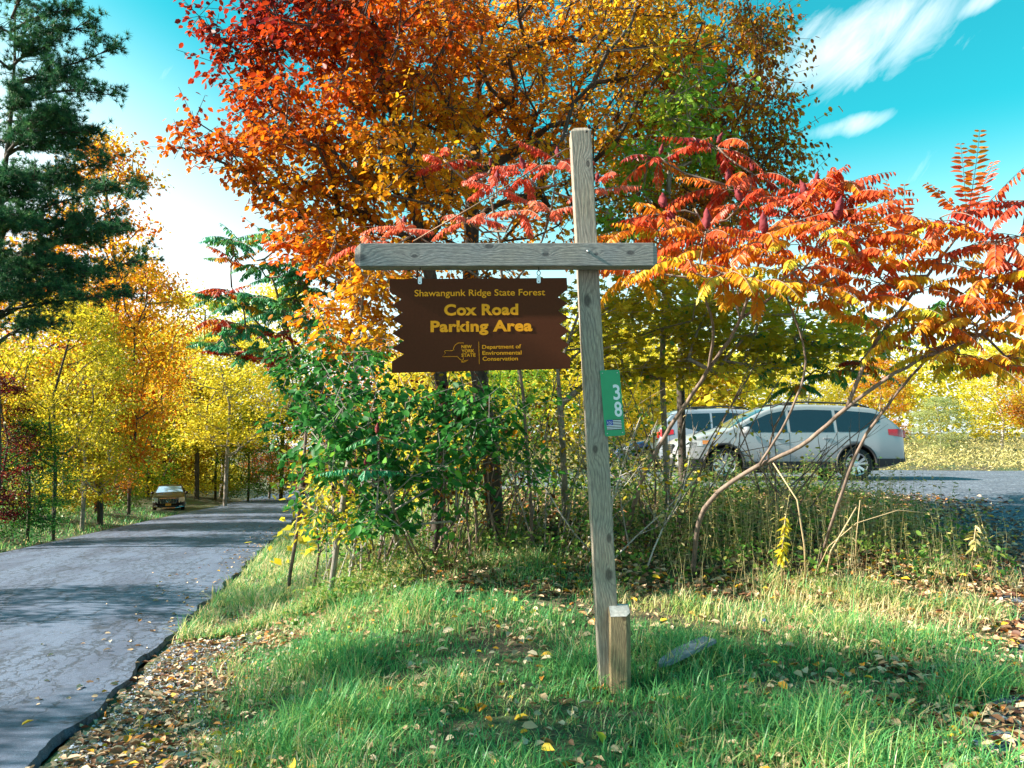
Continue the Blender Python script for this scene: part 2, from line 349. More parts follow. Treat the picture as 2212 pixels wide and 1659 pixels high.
def branch_mesh(name, nodes, par, r0, rtip=.004, ex=2.3, sides=5):
    n = len(nodes); kids = [0] * n; r = np.zeros(n)
    acc = np.zeros(n)
    for i in range(n - 1, -1, -1):
        if acc[i] == 0: acc[i] = rtip ** ex
        if par[i] >= 0: acc[par[i]] += acc[i]
    r = acc ** (1 / ex); r = np.minimum(r * min(1.6, r0 / r[0]), r0) if r[0] > 0 else r
    r = np.maximum(r, rtip * .8)
    P = np.array(nodes); idx = [i for i in range(n) if par[i] >= 0]
    A = P[[par[i] for i in idx]]; B = P[idx]; ra = np.minimum(r[[par[i] for i in idx]], r[idx] * 1.35); rb = r[idx]
    t = B - A; t /= np.linalg.norm(t, axis=1, keepdims=True) + 1e-9
    ref = np.where(np.abs(t[:, 0:1]) < .8, np.array([[1.0, 0, 0]]), np.array([[0, 1.0, 0]])); u_ = np.cross(t, ref); u_ /= np.linalg.norm(u_, axis=1, keepdims=True); w = np.cross(t, u_)
    an = np.arange(sides) * 2 * PI / sides
    ring = u_[:, None] * np.cos(an)[None, :, None] + w[:, None] * np.sin(an)[None, :, None]
    V = np.concatenate([A[:, None] + ring * ra[:, None, None], B[:, None] + t[:, None] * rb[:, None, None] * .4 + ring * rb[:, None, None]], 1).reshape(-1, 3)
    b_ = np.arange(len(idx))[:, None, None] * 2 * sides; k = np.arange(sides); k2 = (k + 1) % sides
    F = (b_ + np.stack([k, k2, k2 + sides, k + sides], -1)[None]).reshape(-1, 4)
    return np_mesh(name, V, F, np.full(len(F), 4))

def blob_points(blobs, n, rng):
    """blobs: (px, py, Y, rx_px, rz_px, ry_m): ellipsoids given by where they stand"""
    out = []; vol = np.array([b[3] * b[4] * b[5] * b[2] ** 2 for b in blobs], float); vol /= vol.sum()
    for b_, v in zip(blobs, vol):
        c = at(b_[0], b_[1], b_[2]); rx = b_[3] / FP * b_[2]; rz = b_[4] / FP * b_[2]; ry = b_[5]
        for _ in range(max(1, int(round(n * v)))):
            d = rng.normal(size=3); d /= np.linalg.norm(d); r = rng.uniform(.15, 1) ** .45
            out.append(c + d * r * np.array([rx, ry, rz]))
    return out
def hero_tree(name, label, cat, trunk, blobs, ncl, per, lsize, mat, r0, seed, spread=(.3, .15), tmpl=OVAL, extra=(), barkm='bark_dark', droop=(.1, 1.1), hue=None, tilt=.5, rise=.5, group=None, rtip=.003, exper=40, exspread=.13):
    rng = np.random.RandomState(seed)
    root = thing(name, label, cat, trunk[0], group=group); o = np.array(trunk[0])
    T = blob_points(blobs, ncl, rng); E = [at(*e) for e in extra]
    nodes, par, _ = skeleton(trunk, T + E, rng, rise=rise); ends = skeleton.ends
    P = []; H = []; AZ = []
    for i, t in enumerate(T + E):
        n = per if i < len(T) else exper; sp = spread if i < len(T) else (exspread, exspread)
        k = max(2, n // 8); tw = t + rng.normal(size=(k, 3)) * np.array([sp[0], sp[0], sp[1]]) * 1.25
        for q in tw: par.append(ends[tuple(t)]); nodes.append(q)
        c = tw[rng.randint(0, k, n)]; back = (t - c) * rng.uniform(0, .55, (n, 1)); q = c + back + rng.normal(size=(n, 3)) * lsize * np.array([.62, .62, .5]); P.append(q)
        dv = c - t; AZ.append(np.arctan2(dv[:, 1], dv[:, 0]) + rng.normal(size=n) * .9)
        hh = rng.uniform(.2, .8) * .45 + rng.uniform(0, .55, n)
        if hue is not None: hh = hh * .7 + hue(q) - .08
        H.append(hh)
    link('trunk', branch_mesh('trunk', [p - o for p in nodes], par, r0, rtip), M[barkm], root, True)
    P = np.concatenate(P); H = np.concatenate(H); AZ = np.concatenate(AZ)
    sz = lsize * rng.uniform(.65, 1.2, len(P))
    link('crown', leaf_mesh('crown', P - o, sz, rng, tmpl, rnd=H, droop=droop, tilt=tilt, az=AZ), M[mat], root)
    return root
def pxof(P):
    d = P - CAM; w = d @ FW; return 1106 + FP * d[:, 0] / w, 829.5 - FP * (d @ UP) / w

# ---- the big trees in the thicket
tb = onz(-.15, 10.0)
hero_tree('red_oak_tree', 'tall scarlet and orange tree left of the signpost, boughs reaching out against the sky', 'tree',
    [onz(-.95, 9.9), at(960, 900, 10), at(930, 600, 10), at(870, 330, 9.9), at(800, 60, 9.8), at(760, -200, 9.8)],
    [(720, 200, 9.6, 180, 250, 1.3), (900, 330, 9.3, 150, 200, 1.0), (640, 40, 9.8, 120, 130, 1.2), (850, 60, 9.3, 200, 160, 1.2), (750, 430, 9.6, 110, 80, 1), (600, 320, 9.6, 70, 90, .8), (570, 350, 9.5, 80, 55, .5), (590, 90, 9.6, 70, 60, .5)], 185, 88, .088, 'leaf_red', .085, 11, (.2, .13), rtip=.0035, exper=75, exspread=.15,
    extra=[(430, 35, 9.6), (465, 75, 9.6), (500, 100, 9.6), (480, 140, 9.6), (540, 130, 9.6), (570, 110, 9.6), (575, 60, 9.6), (600, 20, 9.6), (545, 25, 9.6), (392, 318, 9.4), (430, 300, 9.4), (420, 260, 9.4), (455, 340, 9.4), (490, 305, 9.4), (500, 360, 9.4), (540, 380, 9.4), (525, 240, 9.4), (545, 265, 9.4), (540, 320, 9.4), (585, 350, 9.4), (560, 410, 9.4), (600, 440, 9.4), (515, 190, 9.6), (560, 190, 9.5), (620, 400, 9.4), (650, 470, 9.4), (640, 430, 9.4), (580, 290, 9.4), (590, 230, 9.5)],
    hue=lambda q: np.clip((pxof(q)[0] - 560) / 1000, -.05, .38) + np.clip((pxof(q)[1] - 60) / 700, 0, .4) + .02)
hero_tree('sugar_maple_tree', 'big orange and gold maple with a dark trunk rising behind the brown sign', 'tree',
    [ghit(1072, 1175), at(1062, 1000, 10.1), at(1040, 850, 10.3), at(1015, 640, 10.5), at(1020, 420, 10.7), at(1035, 150, 10.8), at(1050, -150, 11)],
    [(1060, 120, 11, 260, 260, 1.8), (1250, 100, 10.8, 230, 260, 1.6), (900, 480, 10.8, 190, 130, 1.3), (1130, 380, 10.6, 220, 150, 1.5), (1400, 120, 11, 170, 200, 1.4), (980, 610, 10.6, 170, 80, 1), (800, 560, 10.4, 110, 100, .8)], 300, 72, .08, 'leaf_maple', .115, 12, (.24, .13), rtip=.0035,
    hue=lambda q: np.clip((pxof(q)[0] - 900) / 1500, -.05, .28) + .06)
hero_tree('golden_hickory_tree', 'golden brown tree with drooping leaves at the right of the crowns, against blue sky', 'tree',
    [onz(2.6, 12.2), at(1470, 800, 12), at(1490, 560, 12), at(1500, 300, 12), at(1480, 60, 12)],
    [(1480, 330, 12, 200, 190, 1.6), (1600, 260, 12, 110, 190, 1.3), (1560, 110, 12, 120, 120, 1.2), (1430, 30, 12, 150, 150, 1.3), (1650, 400, 12, 80, 60, 1), (1400, 480, 11.6, 200, 80, 1.2)], 260, 76, .08, 'leaf_gold', .065, 13, (.27, .16),
    extra=[(1650, 90, 12), (1640, 60, 12), (1660, 120, 12), (1690, 215, 12), (1665, 180, 12), (1700, 280, 12), (1690, 330, 12), (1735, 370, 12), (1705, 390, 12), (1600, 50, 12), (1620, 110, 12), (1680, 250, 12), (1720, 340, 12), (1580, 20, 12)], droop=(.4, 1.3))
hero_tree('green_maple_sapling', 'young tree still green and yellow-green just right of the post top', 'tree',
    [onz(2.1, 10.8), at(1430, 800, 10.7), at(1440, 500, 10.6), at(1450, 300, 10.5)],
    [(1480, 220, 10.2, 65, 90, .6), (1400, 360, 10.3, 60, 60, .6), (1540, 310, 10.4, 50, 50, .6), (1330, 470, 10.4, 50, 40, .5)], 44, 46, .1, 'leaf_lime', .04, 14, (.2, .13), barkm='bark_grey')
hero_tree('yellow_maple_tree', 'low spreading maple with broad olive yellow leaves between the post and the parked cars', 'tree',
    [ghit(1225, 1160), at(1215, 950, 9.4), at(1205, 800, 9.5), at(1260, 650, 9.6)],
    [(1400, 660, 10, 160, 75, 1.2), (1600, 700, 10.4, 190, 75, 1.3), (1340, 780, 9.8, 90, 60, .9), (1500, 790, 10.2, 150, 40, .9), (1800, 730, 10.6, 130, 50, .9), (1240, 700, 9.8, 60, 80, .8)], 135, 46, .1, 'leaf_olive', .04, 15, (.25, .1), tmpl=MAPLE, barkm='bark_grey', droop=(0, .8), rise=.1)
hero_tree('orange_sassafras_tree', 'slim tree of orange and pink leaves touching the left edge of the brown sign', 'tree',
    [onz(-2.1, 9.3), at(760, 950, 9.2), at(770, 750, 9.1), at(790, 600, 9.0)],
    [(800, 600, 9, 70, 80, .5), (760, 690, 9, 80, 60, .5), (720, 560, 9.3, 70, 80, .5), (815, 740, 8.9, 40, 40, .4), (680, 520, 9.6, 90, 60, .5)], 60, 50, .085, 'leaf_orange', .035, 16, (.17, .12), barkm='bark_grey',
    hue=lambda q: np.clip((pxof(q)[0] - 640) / 600, -.1, .25))
# ---- green shrubs
hero_tree('buckthorn_shrub', 'leafy dark green shrub below the brown sign, left of the signpost', 'shrub',
    [ghit(860, 1200), at(850, 1120, 8.3), at(845, 1030, 8.3), at(830, 930, 8.3)],
    [(760, 860, 8.3, 100, 110, .7), (900, 960, 8.3, 130, 120, .8), (1040, 900, 8.6, 120, 80, .7), (760, 1030, 8.2, 100, 90, .6), (900, 1110, 8.3, 120, 50, .5), (700, 930, 8.3, 70, 80, .5), (1060, 1000, 8.8, 90, 70, .5)], 115, 30, .095, 'leaf_green', .03, 21, (.16, .09), tmpl=OVAL, barkm='bark_grey', tilt=.6)
hero_tree('dogwood_shrub', 'teal green shrub with reddish twigs beside the road behind the sign', 'shrub',
    [ghit(720, 1150), at(720, 1050, 9.2), at(700, 900, 9.4), at(690, 800, 9.5)],
    [(640, 830, 9.6, 60, 110, .6), (700, 900, 9.4, 60, 120, .6), (720, 1080, 9.2, 60, 60, .4), (700, 770, 9.6, 100, 50, .6)], 52, 30, .085, 'leaf_green', .03, 22, (.16, .1), barkm='bark_sumac', tilt=.6)
hero_tree('yellow_leaved_shrub', 'small shrub with pale yellow leaves hanging over the road verge', 'shrub',
    [ghit(735, 1160), at(720, 1110, 8.9), at(690, 1090, 8.8)],
    [(670, 1090, 8.7, 35, 30, .2), (700, 1060, 8.8, 40, 30, .3), (730, 1130, 8.8, 50, 30, .3)], 18, 16, .09, 'leaf_yellow', .012, 23, (.12, .06), tmpl=LANCE, barkm='bark_grey')
# bare multi-stemmed shrubs of the thicket
def bare_shrub(label, cx, cy, n, hh, lean, seed, mat, leafm=None):
    rng = np.random.RandomState(seed); b0 = onz(cx, cy); root = thing('bare_shrub', label, 'shrub', b0)
    tb_ = MB(); pts = []
    for i in range(n):
        p = np.array([rng.uniform(-.5, .5), rng.uniform(-.4, .4), 0.0]); p[2] = float(hgt(cx + p[0], cy + p[1])) - b0[2]
        d = np.array([rng.normal() * lean + rng.choice([0, .2]), rng.normal() * lean, 1.0]); L = hh * rng.uniform(.5, 1.1); k = 7; pl = [p]
        for j in range(k):
            d = d + rng.normal(size=3) * .09; d /= np.linalg.norm(d); pl.append(pl[-1] + d * L / k)
        r = rng.uniform(.007, .018); tb_.tube(pl, [r * (1 - .75 * j / k) for j in range(k + 1)], 5)
        for q in range(rng.randint(2, 6)):
            j = rng.randint(2, k); dd = d + rng.normal(size=3) * .6; dd[2] = abs(dd[2]); dd /= np.linalg.norm(dd); l2 = L * rng.uniform(.15, .35)
            e = [pl[j], pl[j] + dd * l2 * .5 + rng.normal(size=3) * .02, pl[j] + dd * l2 + np.array([0, 0, .05])]; tb_.tube(e, [r * .45, r * .3, r * .15], 4); pts.append(e[2]); pts.append(e[1])
        pts.append(pl[-1])
    tb_.build('stem', M[mat], root, True)
    if leafm:
        P = np.repeat(np.array(pts), 9, 0) + rng.normal(size=(len(pts) * 9, 3)) * .1
        link('foliage', leaf_mesh('foliage', P, .06 * rng.uniform(.6, 1.3, len(P)), rng, OVAL), M[leafm], root)
bare_shrub('clump of thin pale stems right behind the foot of the dark trunk', .35, 10.6, 16, 2.6, .22, 31, 'bark_pale', 'leaf_lime')
bare_shrub('clump of thin grey stems below the left half of the sign', -1.1, 10.8, 16, 2.6, .2, 32, 'bark_pale', 'leaf_green')
bare_shrub('leaning grey stems with few leaves just left of the signpost', .55, 9.6, 10, 2.9, .28, 33, 'bark_grey', 'weeds')
bare_shrub('tangle of reddish leafless twigs left of the brown sign by the road', -2.2, 10.6, 14, 3.2, .22, 34, 'bark_sumac', 'leaf_maroon')
bare_shrub('thin brown stems in front of the dark parked car', 2.1, 11.2, 6, 2.0, .25, 35, 'bark_grey', None)
bare_shrub('fan of brown stems before the front wheel of the silver wagon', 3.3, 10.4, 11, 2.4, .45, 36, 'bark_sumac', None)
bare_shrub('low pale stems farther left, behind the green shrub', -2.0, 9.9, 12, 1.7, .25, 37, 'bark_pale', 'leaf_green')

bare_shrub('dense tangle of crossing brown twigs below the brown sign', -.5, 9.6, 20, 2.6, .5, 38, 'bark_sumac', 'leaf_gold')
bare_shrub('crossing thin twigs just right of the signpost above the cars', 1.7, 9.8, 11, 3.4, .45, 39, 'bark_sumac', 'leaf_olive')
bare_shrub('thin tangled brush between the signpost and the thick crooked stem', 1.2, 9.2, 14, 1.9, .45, 40, 'bark_pale', 'weeds')
# ------------------------------------------------------------------ sumacs
def frond(Vl, Fl, Rl, rb, base, az, el, L, curl, rng, tone, npair=11, lw=.1):
    d = np.array([math.cos(az) * math.cos(el), math.sin(az) * math.cos(el), math.sin(el)]); p = np.array(base); pts = [p]; k = npair + 2
    side = np.array([-math.sin(az), math.cos(az), 0])
    for j in range(k):
        d = d + np.array([0, 0, -curl / k]) + rng.normal(size=3) * .012; d /= np.linalg.norm(d); p = p + d * L / k; pts.append(p)
        if j < 2: continue
        f = (j - 2) / (k - 3); ll = lw * (1 - abs(f - .4) ** 2 * 1.5) * rng.uniform(.75, 1.15)
        for sg in (-1, 1):
            if rng.rand() < .05: continue
            up = np.cross(side, d); up = up if up[2] > 0 else -up
            dr = rng.uniform(.7, 1.7) if el < 1.0 else rng.uniform(.0, .4)
            a = side * sg + d * .35 - np.array([0, 0, 1.0]) * dr; a /= np.linalg.norm(a)
            nn = up + rng.normal(size=3) * .35; nn -= a * (nn @ a); nn /= np.linalg.norm(nn); s = np.cross(a, nn)
            T = LANCE[0] * ll * np.array([1.05, 1, 1]) * np.array([1, 1, rng.uniform(.5, 3)]); b0 = len(Vl) * 6
            Vl.append(p + T[:, 0:1] * s * 1.15 + T[:, 1:2] * a + T[:, 2:3] * nn)
            Rl.append(np.full(6, np.clip(tone + rng.normal() * .05 + .12 * (f - .5), 0, 1)))
    rb.tube(pts, [.005 * (1 - .7 * i / k) for i in range(k + 1)], 3, cap=False)
def fruit_mesh(rng):
    V = []; nR = 11; nS = 10
    for i in range(nR):
        f = i / (nR - 1); r = math.sin(PI * min(1, f * .92 + .06)) ** .7 * (1 - .45 * f)
        for k in range(nS):
            a = 2 * PI * k / nS + i * .3; q = r * rng.uniform(.62, 1.3); V.append((q * math.cos(a), q * math.sin(a), f + rng.uniform(-.03, .03)))
    F = [(i * nS + k, i * nS + (k + 1) % nS, (i + 1) * nS + (k + 1) % nS, (i + 1) * nS + k) for i in range(nR - 1) for k in range(nS)]
    F += [tuple(range(nS - 1, -1, -1)), tuple(range((nR - 1) * nS, nR * nS))]
    return MB().add(V, F)
frng = np.random.RandomState(5); FRUIT = [fruit_mesh(frng).mesh('fruit_cone') for _ in range(3)]
for f_ in FRUIT: f_.materials.append(M['fruit_crimson'])
def sumac(label, stems, tips, mat, seed, fL=.5, tonef=None, lw=.1, nf=(5, 9)):
    """stems: list of (polyline, r0, r1); tips: (px, py, Y, fruit_size, style)"""
    rng = np.random.RandomState(seed); o = np.array(stems[0][0][0]); root = thing('sumac_shrub', label, 'shrub', o)
    sb = MB(); nodes = []
    for pl, r0, r1 in stems:
        pl = [np.array(p) for p in pl]; dense = []
        for i in range(len(pl) - 1):
            for j in range(5):
                t = j / 5; p_1 = pl[max(i - 1, 0)]; p0 = pl[i]; p1 = pl[i + 1]; p2 = pl[min(i + 2, len(pl) - 1)]
                dense.append(.5 * ((2 * p0) + (p1 - p_1) * t + (2 * p_1 - 5 * p0 + 4 * p1 - p2) * t * t + (-p_1 + 3 * p0 - 3 * p1 + p2) * t ** 3))
        dense.append(pl[-1]); dense = [p + rng.normal(size=3) * r0 * .18 for p in dense]; n = len(dense)
        sb.tube([p - o for p in dense], [r0 + (r1 - r0) * i / (n - 1) for i in range(n)], 7); nodes += dense[n // 3:]
    Vl = []; Rl = []; rb = MB()
    for (px, py, Yd, fs, style) in tips:
        t = at(px, py, Yd); A = np.array(nodes); d = np.linalg.norm(A - t, axis=1) + 1.0 * np.clip(A[:, 2] - t[2] + .1, 0, None); nb = A[int(np.argmin(d))]
        mid = (nb + t) / 2 + np.array([0, 0, -.06]) + rng.normal(size=3) * .03
        q = [nb, (nb * .6 + mid * .4) , mid, t * .6 + mid * .4 + np.array([0, 0, -.015]), t]
        sb.tube([p - o for p in q], [.013, .012, .011, .01, .009], 5); nodes += q[1:]
        tone0 = tonef(px, py) if tonef else .45
        n = rng.randint(nf[0], nf[1]); a0 = rng.uniform(0, 6.28); n = 5 if style == 'up' else n
        for k in range(n):
            az = a0 + k * 2 * PI / n + rng.normal() * .2; L = fL * rng.uniform(.75, 1.2)
            if style == 'up' and k == 0: el = 1.5; cu = .02; L = fL * 1.1
            elif style == 'up': el = rng.uniform(.7, 1.45); cu = rng.uniform(.1, .7)
            else: el = rng.uniform(-.1, .6); cu = rng.uniform(.3, 1.3)
            frond(Vl, None, Rl, rb, t - o + np.array([0, 0, -rng.uniform(0, .06)]), az, el, L, cu, rng, tone0 + rng.normal() * .13, npair=int(rng.randint(13, 18)), lw=lw * rng.uniform(.85, 1.15))
        if fs > 0:
            fo = link('fruit_cone', FRUIT[rng.randint(3)], None, root, True); fo.location = Vector([float(v) for v in (t - o + np.array([0, -.03, .02]))])
            fo.scale = (fs * .25, fs * .25, fs * 1.05); fo.rotation_euler = (rng.normal() * .18, rng.normal() * .22, rng.uniform(0, 6))
    sb.build('stem', M['bark_sumac'], root, True)
    V = np.concatenate(Vl); R_ = np.concatenate(Rl); nl = len(Vl)
    flat = np.array([0, 1, 2, 3, 0, 3, 4, 5]); L = (np.arange(nl)[:, None] * 6 + flat).ravel()
    link('foliage', np_mesh('foliage', V, L, np.full(nl * 2, 4), {'rnd': R_}), M[mat], root)
    rb.build('leaf_stalk', M['bark_sumac'], root)
    return root
g = ghit
sumac('leaning sumac whose thick crooked stem crosses before the silver wagon, gold orange leaves', [
    ([g(1497, 1240), at(1520, 1100, 8.4), at(1620, 1015, 8.1), at(1730, 965, 7.8), at(1830, 880, 7.5), at(1960, 790, 7.2), at(2120, 720, 7.0), at(2230, 640, 6.9)], .028, .012),
    ([at(1830, 880, 7.5), at(1880, 760, 7.3), at(1960, 650, 7.2), at(2030, 560, 7.1), at(2090, 480, 7.0)], .02, .01),
    ([at(1640, 1005, 8.0), at(1700, 905, 7.8), at(1740, 780, 7.6), at(1700, 640, 7.4)], .014, .008)],
    [(2090, 475, 7.0, 0, 'up'), (1950, 560, 7.1, 0, 'up'), (2060, 560, 7.1, 0, ''), (2150, 600, 6.9, 0, ''), (2210, 500, 6.9, 0, ''), (2190, 640, 6.9, 0, ''), (2110, 700, 7, 0, ''), (1990, 620, 7.1, 0, ''), (1920, 690, 7.2, 0, ''), (2200, 760, 7, 0, ''), (2060, 760, 7.1, 0, ''), (1900, 600, 7.2, 0, ''), (2050, 660, 7, 0, ''), (1850, 520, 7.2, 0, ''), (2150, 520, 6.9, 0, ''), (2200, 580, 6.8, 0, ''), (2030, 470, 7.1, 0, ''), (1890, 480, 7.3, 0, ''), (2230, 430, 6.9, 0, ''), (1990, 700, 7.1, 0, ''), (2130, 780, 7.1, 0, '')],
    'sumac_warm', 41, .66, lambda px, py: np.interp(py, [450, 600, 700, 780], [.44, .56, .66, .74]), .115)
sumac('fruiting sumac with dark red cones and scarlet leaves above the parked wagon', [
    ([g(1345, 1180), at(1385, 1040, 9.0), at(1450, 920, 8.8), at(1530, 800, 8.4), at(1600, 690, 8.0), at(1640, 560, 7.6)], .03, .014),
    ([at(1530, 800, 8.4), at(1540, 700, 8.0), at(1500, 600, 7.6)], .018, .01),
    ([at(1600, 690, 8.0), at(1720, 600, 7.8), at(1790, 500, 7.6)], .018, .01),
    ([at(1600, 690, 8), at(1560, 560, 8), at(1500, 450, 8)], .014, .008)],
    [(1432, 455, 8.0, .2, ''), (1445, 500, 7.8, .22, ''), (1525, 500, 7.2, .2, ''), (1648, 512, 7.1, .19, ''), (1600, 440, 8.0, .16, ''), (1625, 375, 8.4, .13, ''), (1548, 315, 8.6, .13, ''), (1740, 430, 7.8, .17, ''), (1760, 410, 7.9, .16, ''), (1802, 400, 8.0, .14, ''), (1805, 480, 7.2, .2, ''), (1830, 420, 7.8, .12, ''), (1570, 400, 8.2, .14, ''), (1425, 340, 8.5, .12, ''),
     (1480, 560, 7.0, 0, ''), (1560, 590, 6.9, 0, ''), (1640, 610, 6.9, 0, ''), (1730, 570, 7.0, 0, ''), (1760, 620, 7.0, 0, ''), (1840, 560, 7.1, 0, ''), (1700, 520, 7.2, 0, ''), (1860, 640, 7.2, 0, ''), (1370, 500, 8, 0, ''), (1380, 580, 7.8, 0, '')] + [(float(frng.uniform(1340, 1900)), float(frng.uniform(430, 660)), float(frng.uniform(7.2, 8.6)), 0, '') for _ in range(6)],
    'sumac_warm', 42, .62, lambda px, py: np.interp(py, [350, 480, 560, 640], [.26, .48, .62, .72]), .115)
sumac('pink red sumac with dark cones behind the brace wire and post', [
    ([onz(.25, 9.6), at(1130, 850, 9.0), at(1090, 640, 8.6), at(1080, 520, 8.3), at(1060, 430, 8.1)], .022, .01),
    ([at(1090, 640, 8.6), at(1170, 520, 8.3), at(1200, 400, 8.2)], .014, .008),
    ([at(1090, 640, 8.6), at(980, 560, 8.4), at(890, 500, 8.4)], .014, .008)],
    [(1072, 400, 8.1, .14, ''), (1133, 370, 8.2, .14, ''), (1205, 345, 8.2, .13, ''), (1290, 400, 8.3, .12, ''), (958, 345, 8.4, .11, ''), (1060, 365, 8.4, .09, ''), (873, 490, 8.4, .13, ''), (1010, 470, 7.9, 0, ''), (1120, 450, 7.9, 0, ''), (1190, 450, 7.9, 0, ''), (800, 525, 8.2, 0, '')],
    'sumac_pink', 43, .42, lambda px, py: np.interp(py, [350, 450], [.35, .7]), .09, (4, 7))
sumac('green sumac with some red leaves hanging toward the road, left of the sign', [
    ([onz(-3.2, 11.6), at(660, 950, 11.2), at(640, 780, 10.8), at(600, 640, 10.5), at(570, 560, 10.4)], .028, .012),
    ([at(640, 780, 10.8), at(540, 680, 10.4), at(500, 620, 10.2)], .016, .008),
    ([at(640, 780, 10.8), at(540, 770, 10.3), at(490, 720, 10.2)], .016, .008)],
    [(590, 500, 10.4, 0, ''), (520, 520, 10.3, 0, ''), (640, 510, 10.4, 0, ''), (500, 560, 10.2, 0, ''), (560, 570, 10.2, 0, ''), (620, 570, 10.3, 0, ''), (490, 625, 10.1, 0, ''), (550, 640, 10.1, 0, ''), (610, 650, 10.2, 0, ''), (480, 690, 10.1, 0, ''), (530, 700, 10.1, 0, ''), (500, 760, 10.2, 0, ''), (600, 720, 10.2, 0, ''), (660, 620, 10.3, 0, ''), (470, 740, 10.2, 0, ''), (690, 560, 10.3, 0, ''), (670, 690, 10.3, 0, '')] + [(float(frng.uniform(470, 700)), float(frng.uniform(490, 780)), float(frng.uniform(9.9, 10.9)), 0, '') for _ in range(16)],
    'sumac_green', 44, .42, lambda px, py: .5 if frng.rand() < .72 else .1, .09, (6, 9))
sumac('green and gold sumac low behind the parked wagon roof', [
    ([onz(4.2, 11.6), at(1660, 1000, 11.5), at(1700, 870, 11.2), at(1760, 800, 11)], .02, .01)],
    [(1700, 760, 10.8, 0, ''), (1760, 730, 10.8, 0, ''), (1800, 800, 10.8, 0, ''), (1650, 790, 10.8, 0, ''), (1720, 830, 10.8, 0, ''), (1860, 780, 10.8, 0, ''), (1900, 740, 10.8, 0, ''), (1620, 730, 10.8, 0, '')],
    'sumac_green', 45, .5, lambda px, py: np.interp(px, [1650, 1850], [.6, .25]), .12, (5, 8))
sumac('small green sumac with one red cone in front of the green shrub', [
    ([g(900, 1210), at(850, 1100, 7.9), at(820, 1000, 7.8), at(815, 960, 7.8)], .012, .006)],
    [(815, 940, 7.7, .1, ''), (790, 1010, 7.7, .07, '')], 'sumac_green', 46, .38, lambda px, py: .5, .08, (4, 6))
sumac('bare stemmed sumac leaning right across the rear wheel of the wagon', [
    ([g(1770, 1225), at(1800, 1120, 8.2), at(1860, 960, 7.9), at(1930, 860, 7.6), at(2000, 780, 7.4), at(2090, 700, 7.2), at(2140, 640, 7.1)], .018, .01)],
    [(2140, 650, 7.1, 0, ''), (2100, 720, 7.2, 0, '')], 'sumac_warm', 47, .48, lambda px, py: .66, .1, (4, 6))

# ------------------------------------------------------------------ pine
def pine(label, base, hgt_, tips, nrand, seed, r0=.15, zmin=4.2):
    rng = np.random.RandomState(seed); o = np.array(base); root = thing('pine_tree', label, 'tree', o)
    sb = MB(); sb.tube([(math.sin(i * .9) * .08, math.cos(i * .7) * .08, -.1 + i * hgt_ / 10) for i in range(11)], [r0 * (1 - .085 * i) for i in range(11)], 9)
    tw = []
    def branch(e, r):
        z0 = e[2] - np.linalg.norm(e[:2]) * rng.uniform(.0, .35); z0 = min(max(z0, 2.5), hgt_ - .5)
        s = np.array([0, 0, z0]); L = np.linalg.norm(e - s); pts = []; k = 8
        sd = rng.normal(size=3) * .07 * L
        for j in range(k + 1):
            f = j / k; pts.append(s + (e - s) * f + sd * math.sin(PI * f) + np.array([0, 0, .06 * L * math.sin(PI * f)]))
        sb.tube(pts, [r * (1 - .8 * j / k) for j in range(k + 1)], 6)
        for j in range(2, k + 1):
            for q in range(7):
                d = (pts[j] - pts[j - 1]); d /= np.linalg.norm(d); d2 = d * .8 + rng.normal(size=3) * np.array([.8, .8, .35]); d2 /= np.linalg.norm(d2)
                l2 = rng.uniform(.25, .85) * (1.15 - .5 * j / k); e2 = pts[j] + d2 * l2 + np.array([0, 0, .05]); sb.tube([pts[j], (pts[j] + e2) / 2, e2], [.012, .009, .005], 4)
                for w in range(4): tw.append((pts[j] + (e2 - pts[j]) * rng.uniform(.45, 1.08) + rng.normal(size=3) * .07, d2))
    for t in tips: branch(at(*t) - o, .05)
    for i in range(nrand):
        z = rng.uniform(zmin, hgt_); L = rng.uniform(.5, 1) * (1.3 + (hgt_ - z) * .26); a = rng.uniform(0, 2 * PI)
        branch(np.array([math.cos(a) * L, math.sin(a) * L, z + .2 * L]), .04)
    sb.build('trunk', M['bark_dark'], root, True)
    P = np.array([t[0] for t in tw]); D = np.array([t[1] for t in tw]); nn = 26; n = len(P) * nn
    d = np.repeat(D, nn, 0) * .7 + rng.normal(size=(n, 3)) * .75 + np.array([0, 0, .25]); d /= np.linalg.norm(d, axis=1, keepdims=True)
    p = np.repeat(P, nn, 0); ln = rng.uniform(.1, .19, n)[:, None]; s = np.cross(d, rng.normal(size=(n, 3))); s /= np.linalg.norm(s, axis=1, keepdims=True)
    V = np.stack([p - s * .008, p + s * .008, p + d * ln], 1).reshape(-1, 3)
    rr = np.repeat(np.clip(np.repeat(rng.uniform(.1, .8, len(P)), nn) + rng.uniform(-.15, .15, n), 0, 1), 3)
    link('crown', np_mesh('crown', V, np.arange(3 * n), np.full(n, 3), {'rnd': rr}), M['needles'], root)
pine('tall dark pine at the left edge whose boughs reach over the road verge', onz(-13.3, 20.5), 14.5,
     [(245, 105, 20), (190, 60, 20), (150, 20, 20), (235, 205, 20), (200, 290, 20.5), (170, 170, 20), (280, 430, 19.6), (300, 560, 19.4), (255, 640, 19.5), (220, 350, 20), (260, 500, 19.5), (180, 470, 20), (150, 390, 20.5), (120, 560, 19.6), (110, 700, 19.5), (60, 640, 19.4), (200, 590, 19.4), (90, 300, 20), (100, 100, 20), (130, 240, 19.5), (60, 480, 19.2), (40, 200, 19.2), (30, 380, 19.2), (160, 640, 19.3), (280, 400, 20)], 24, 51)

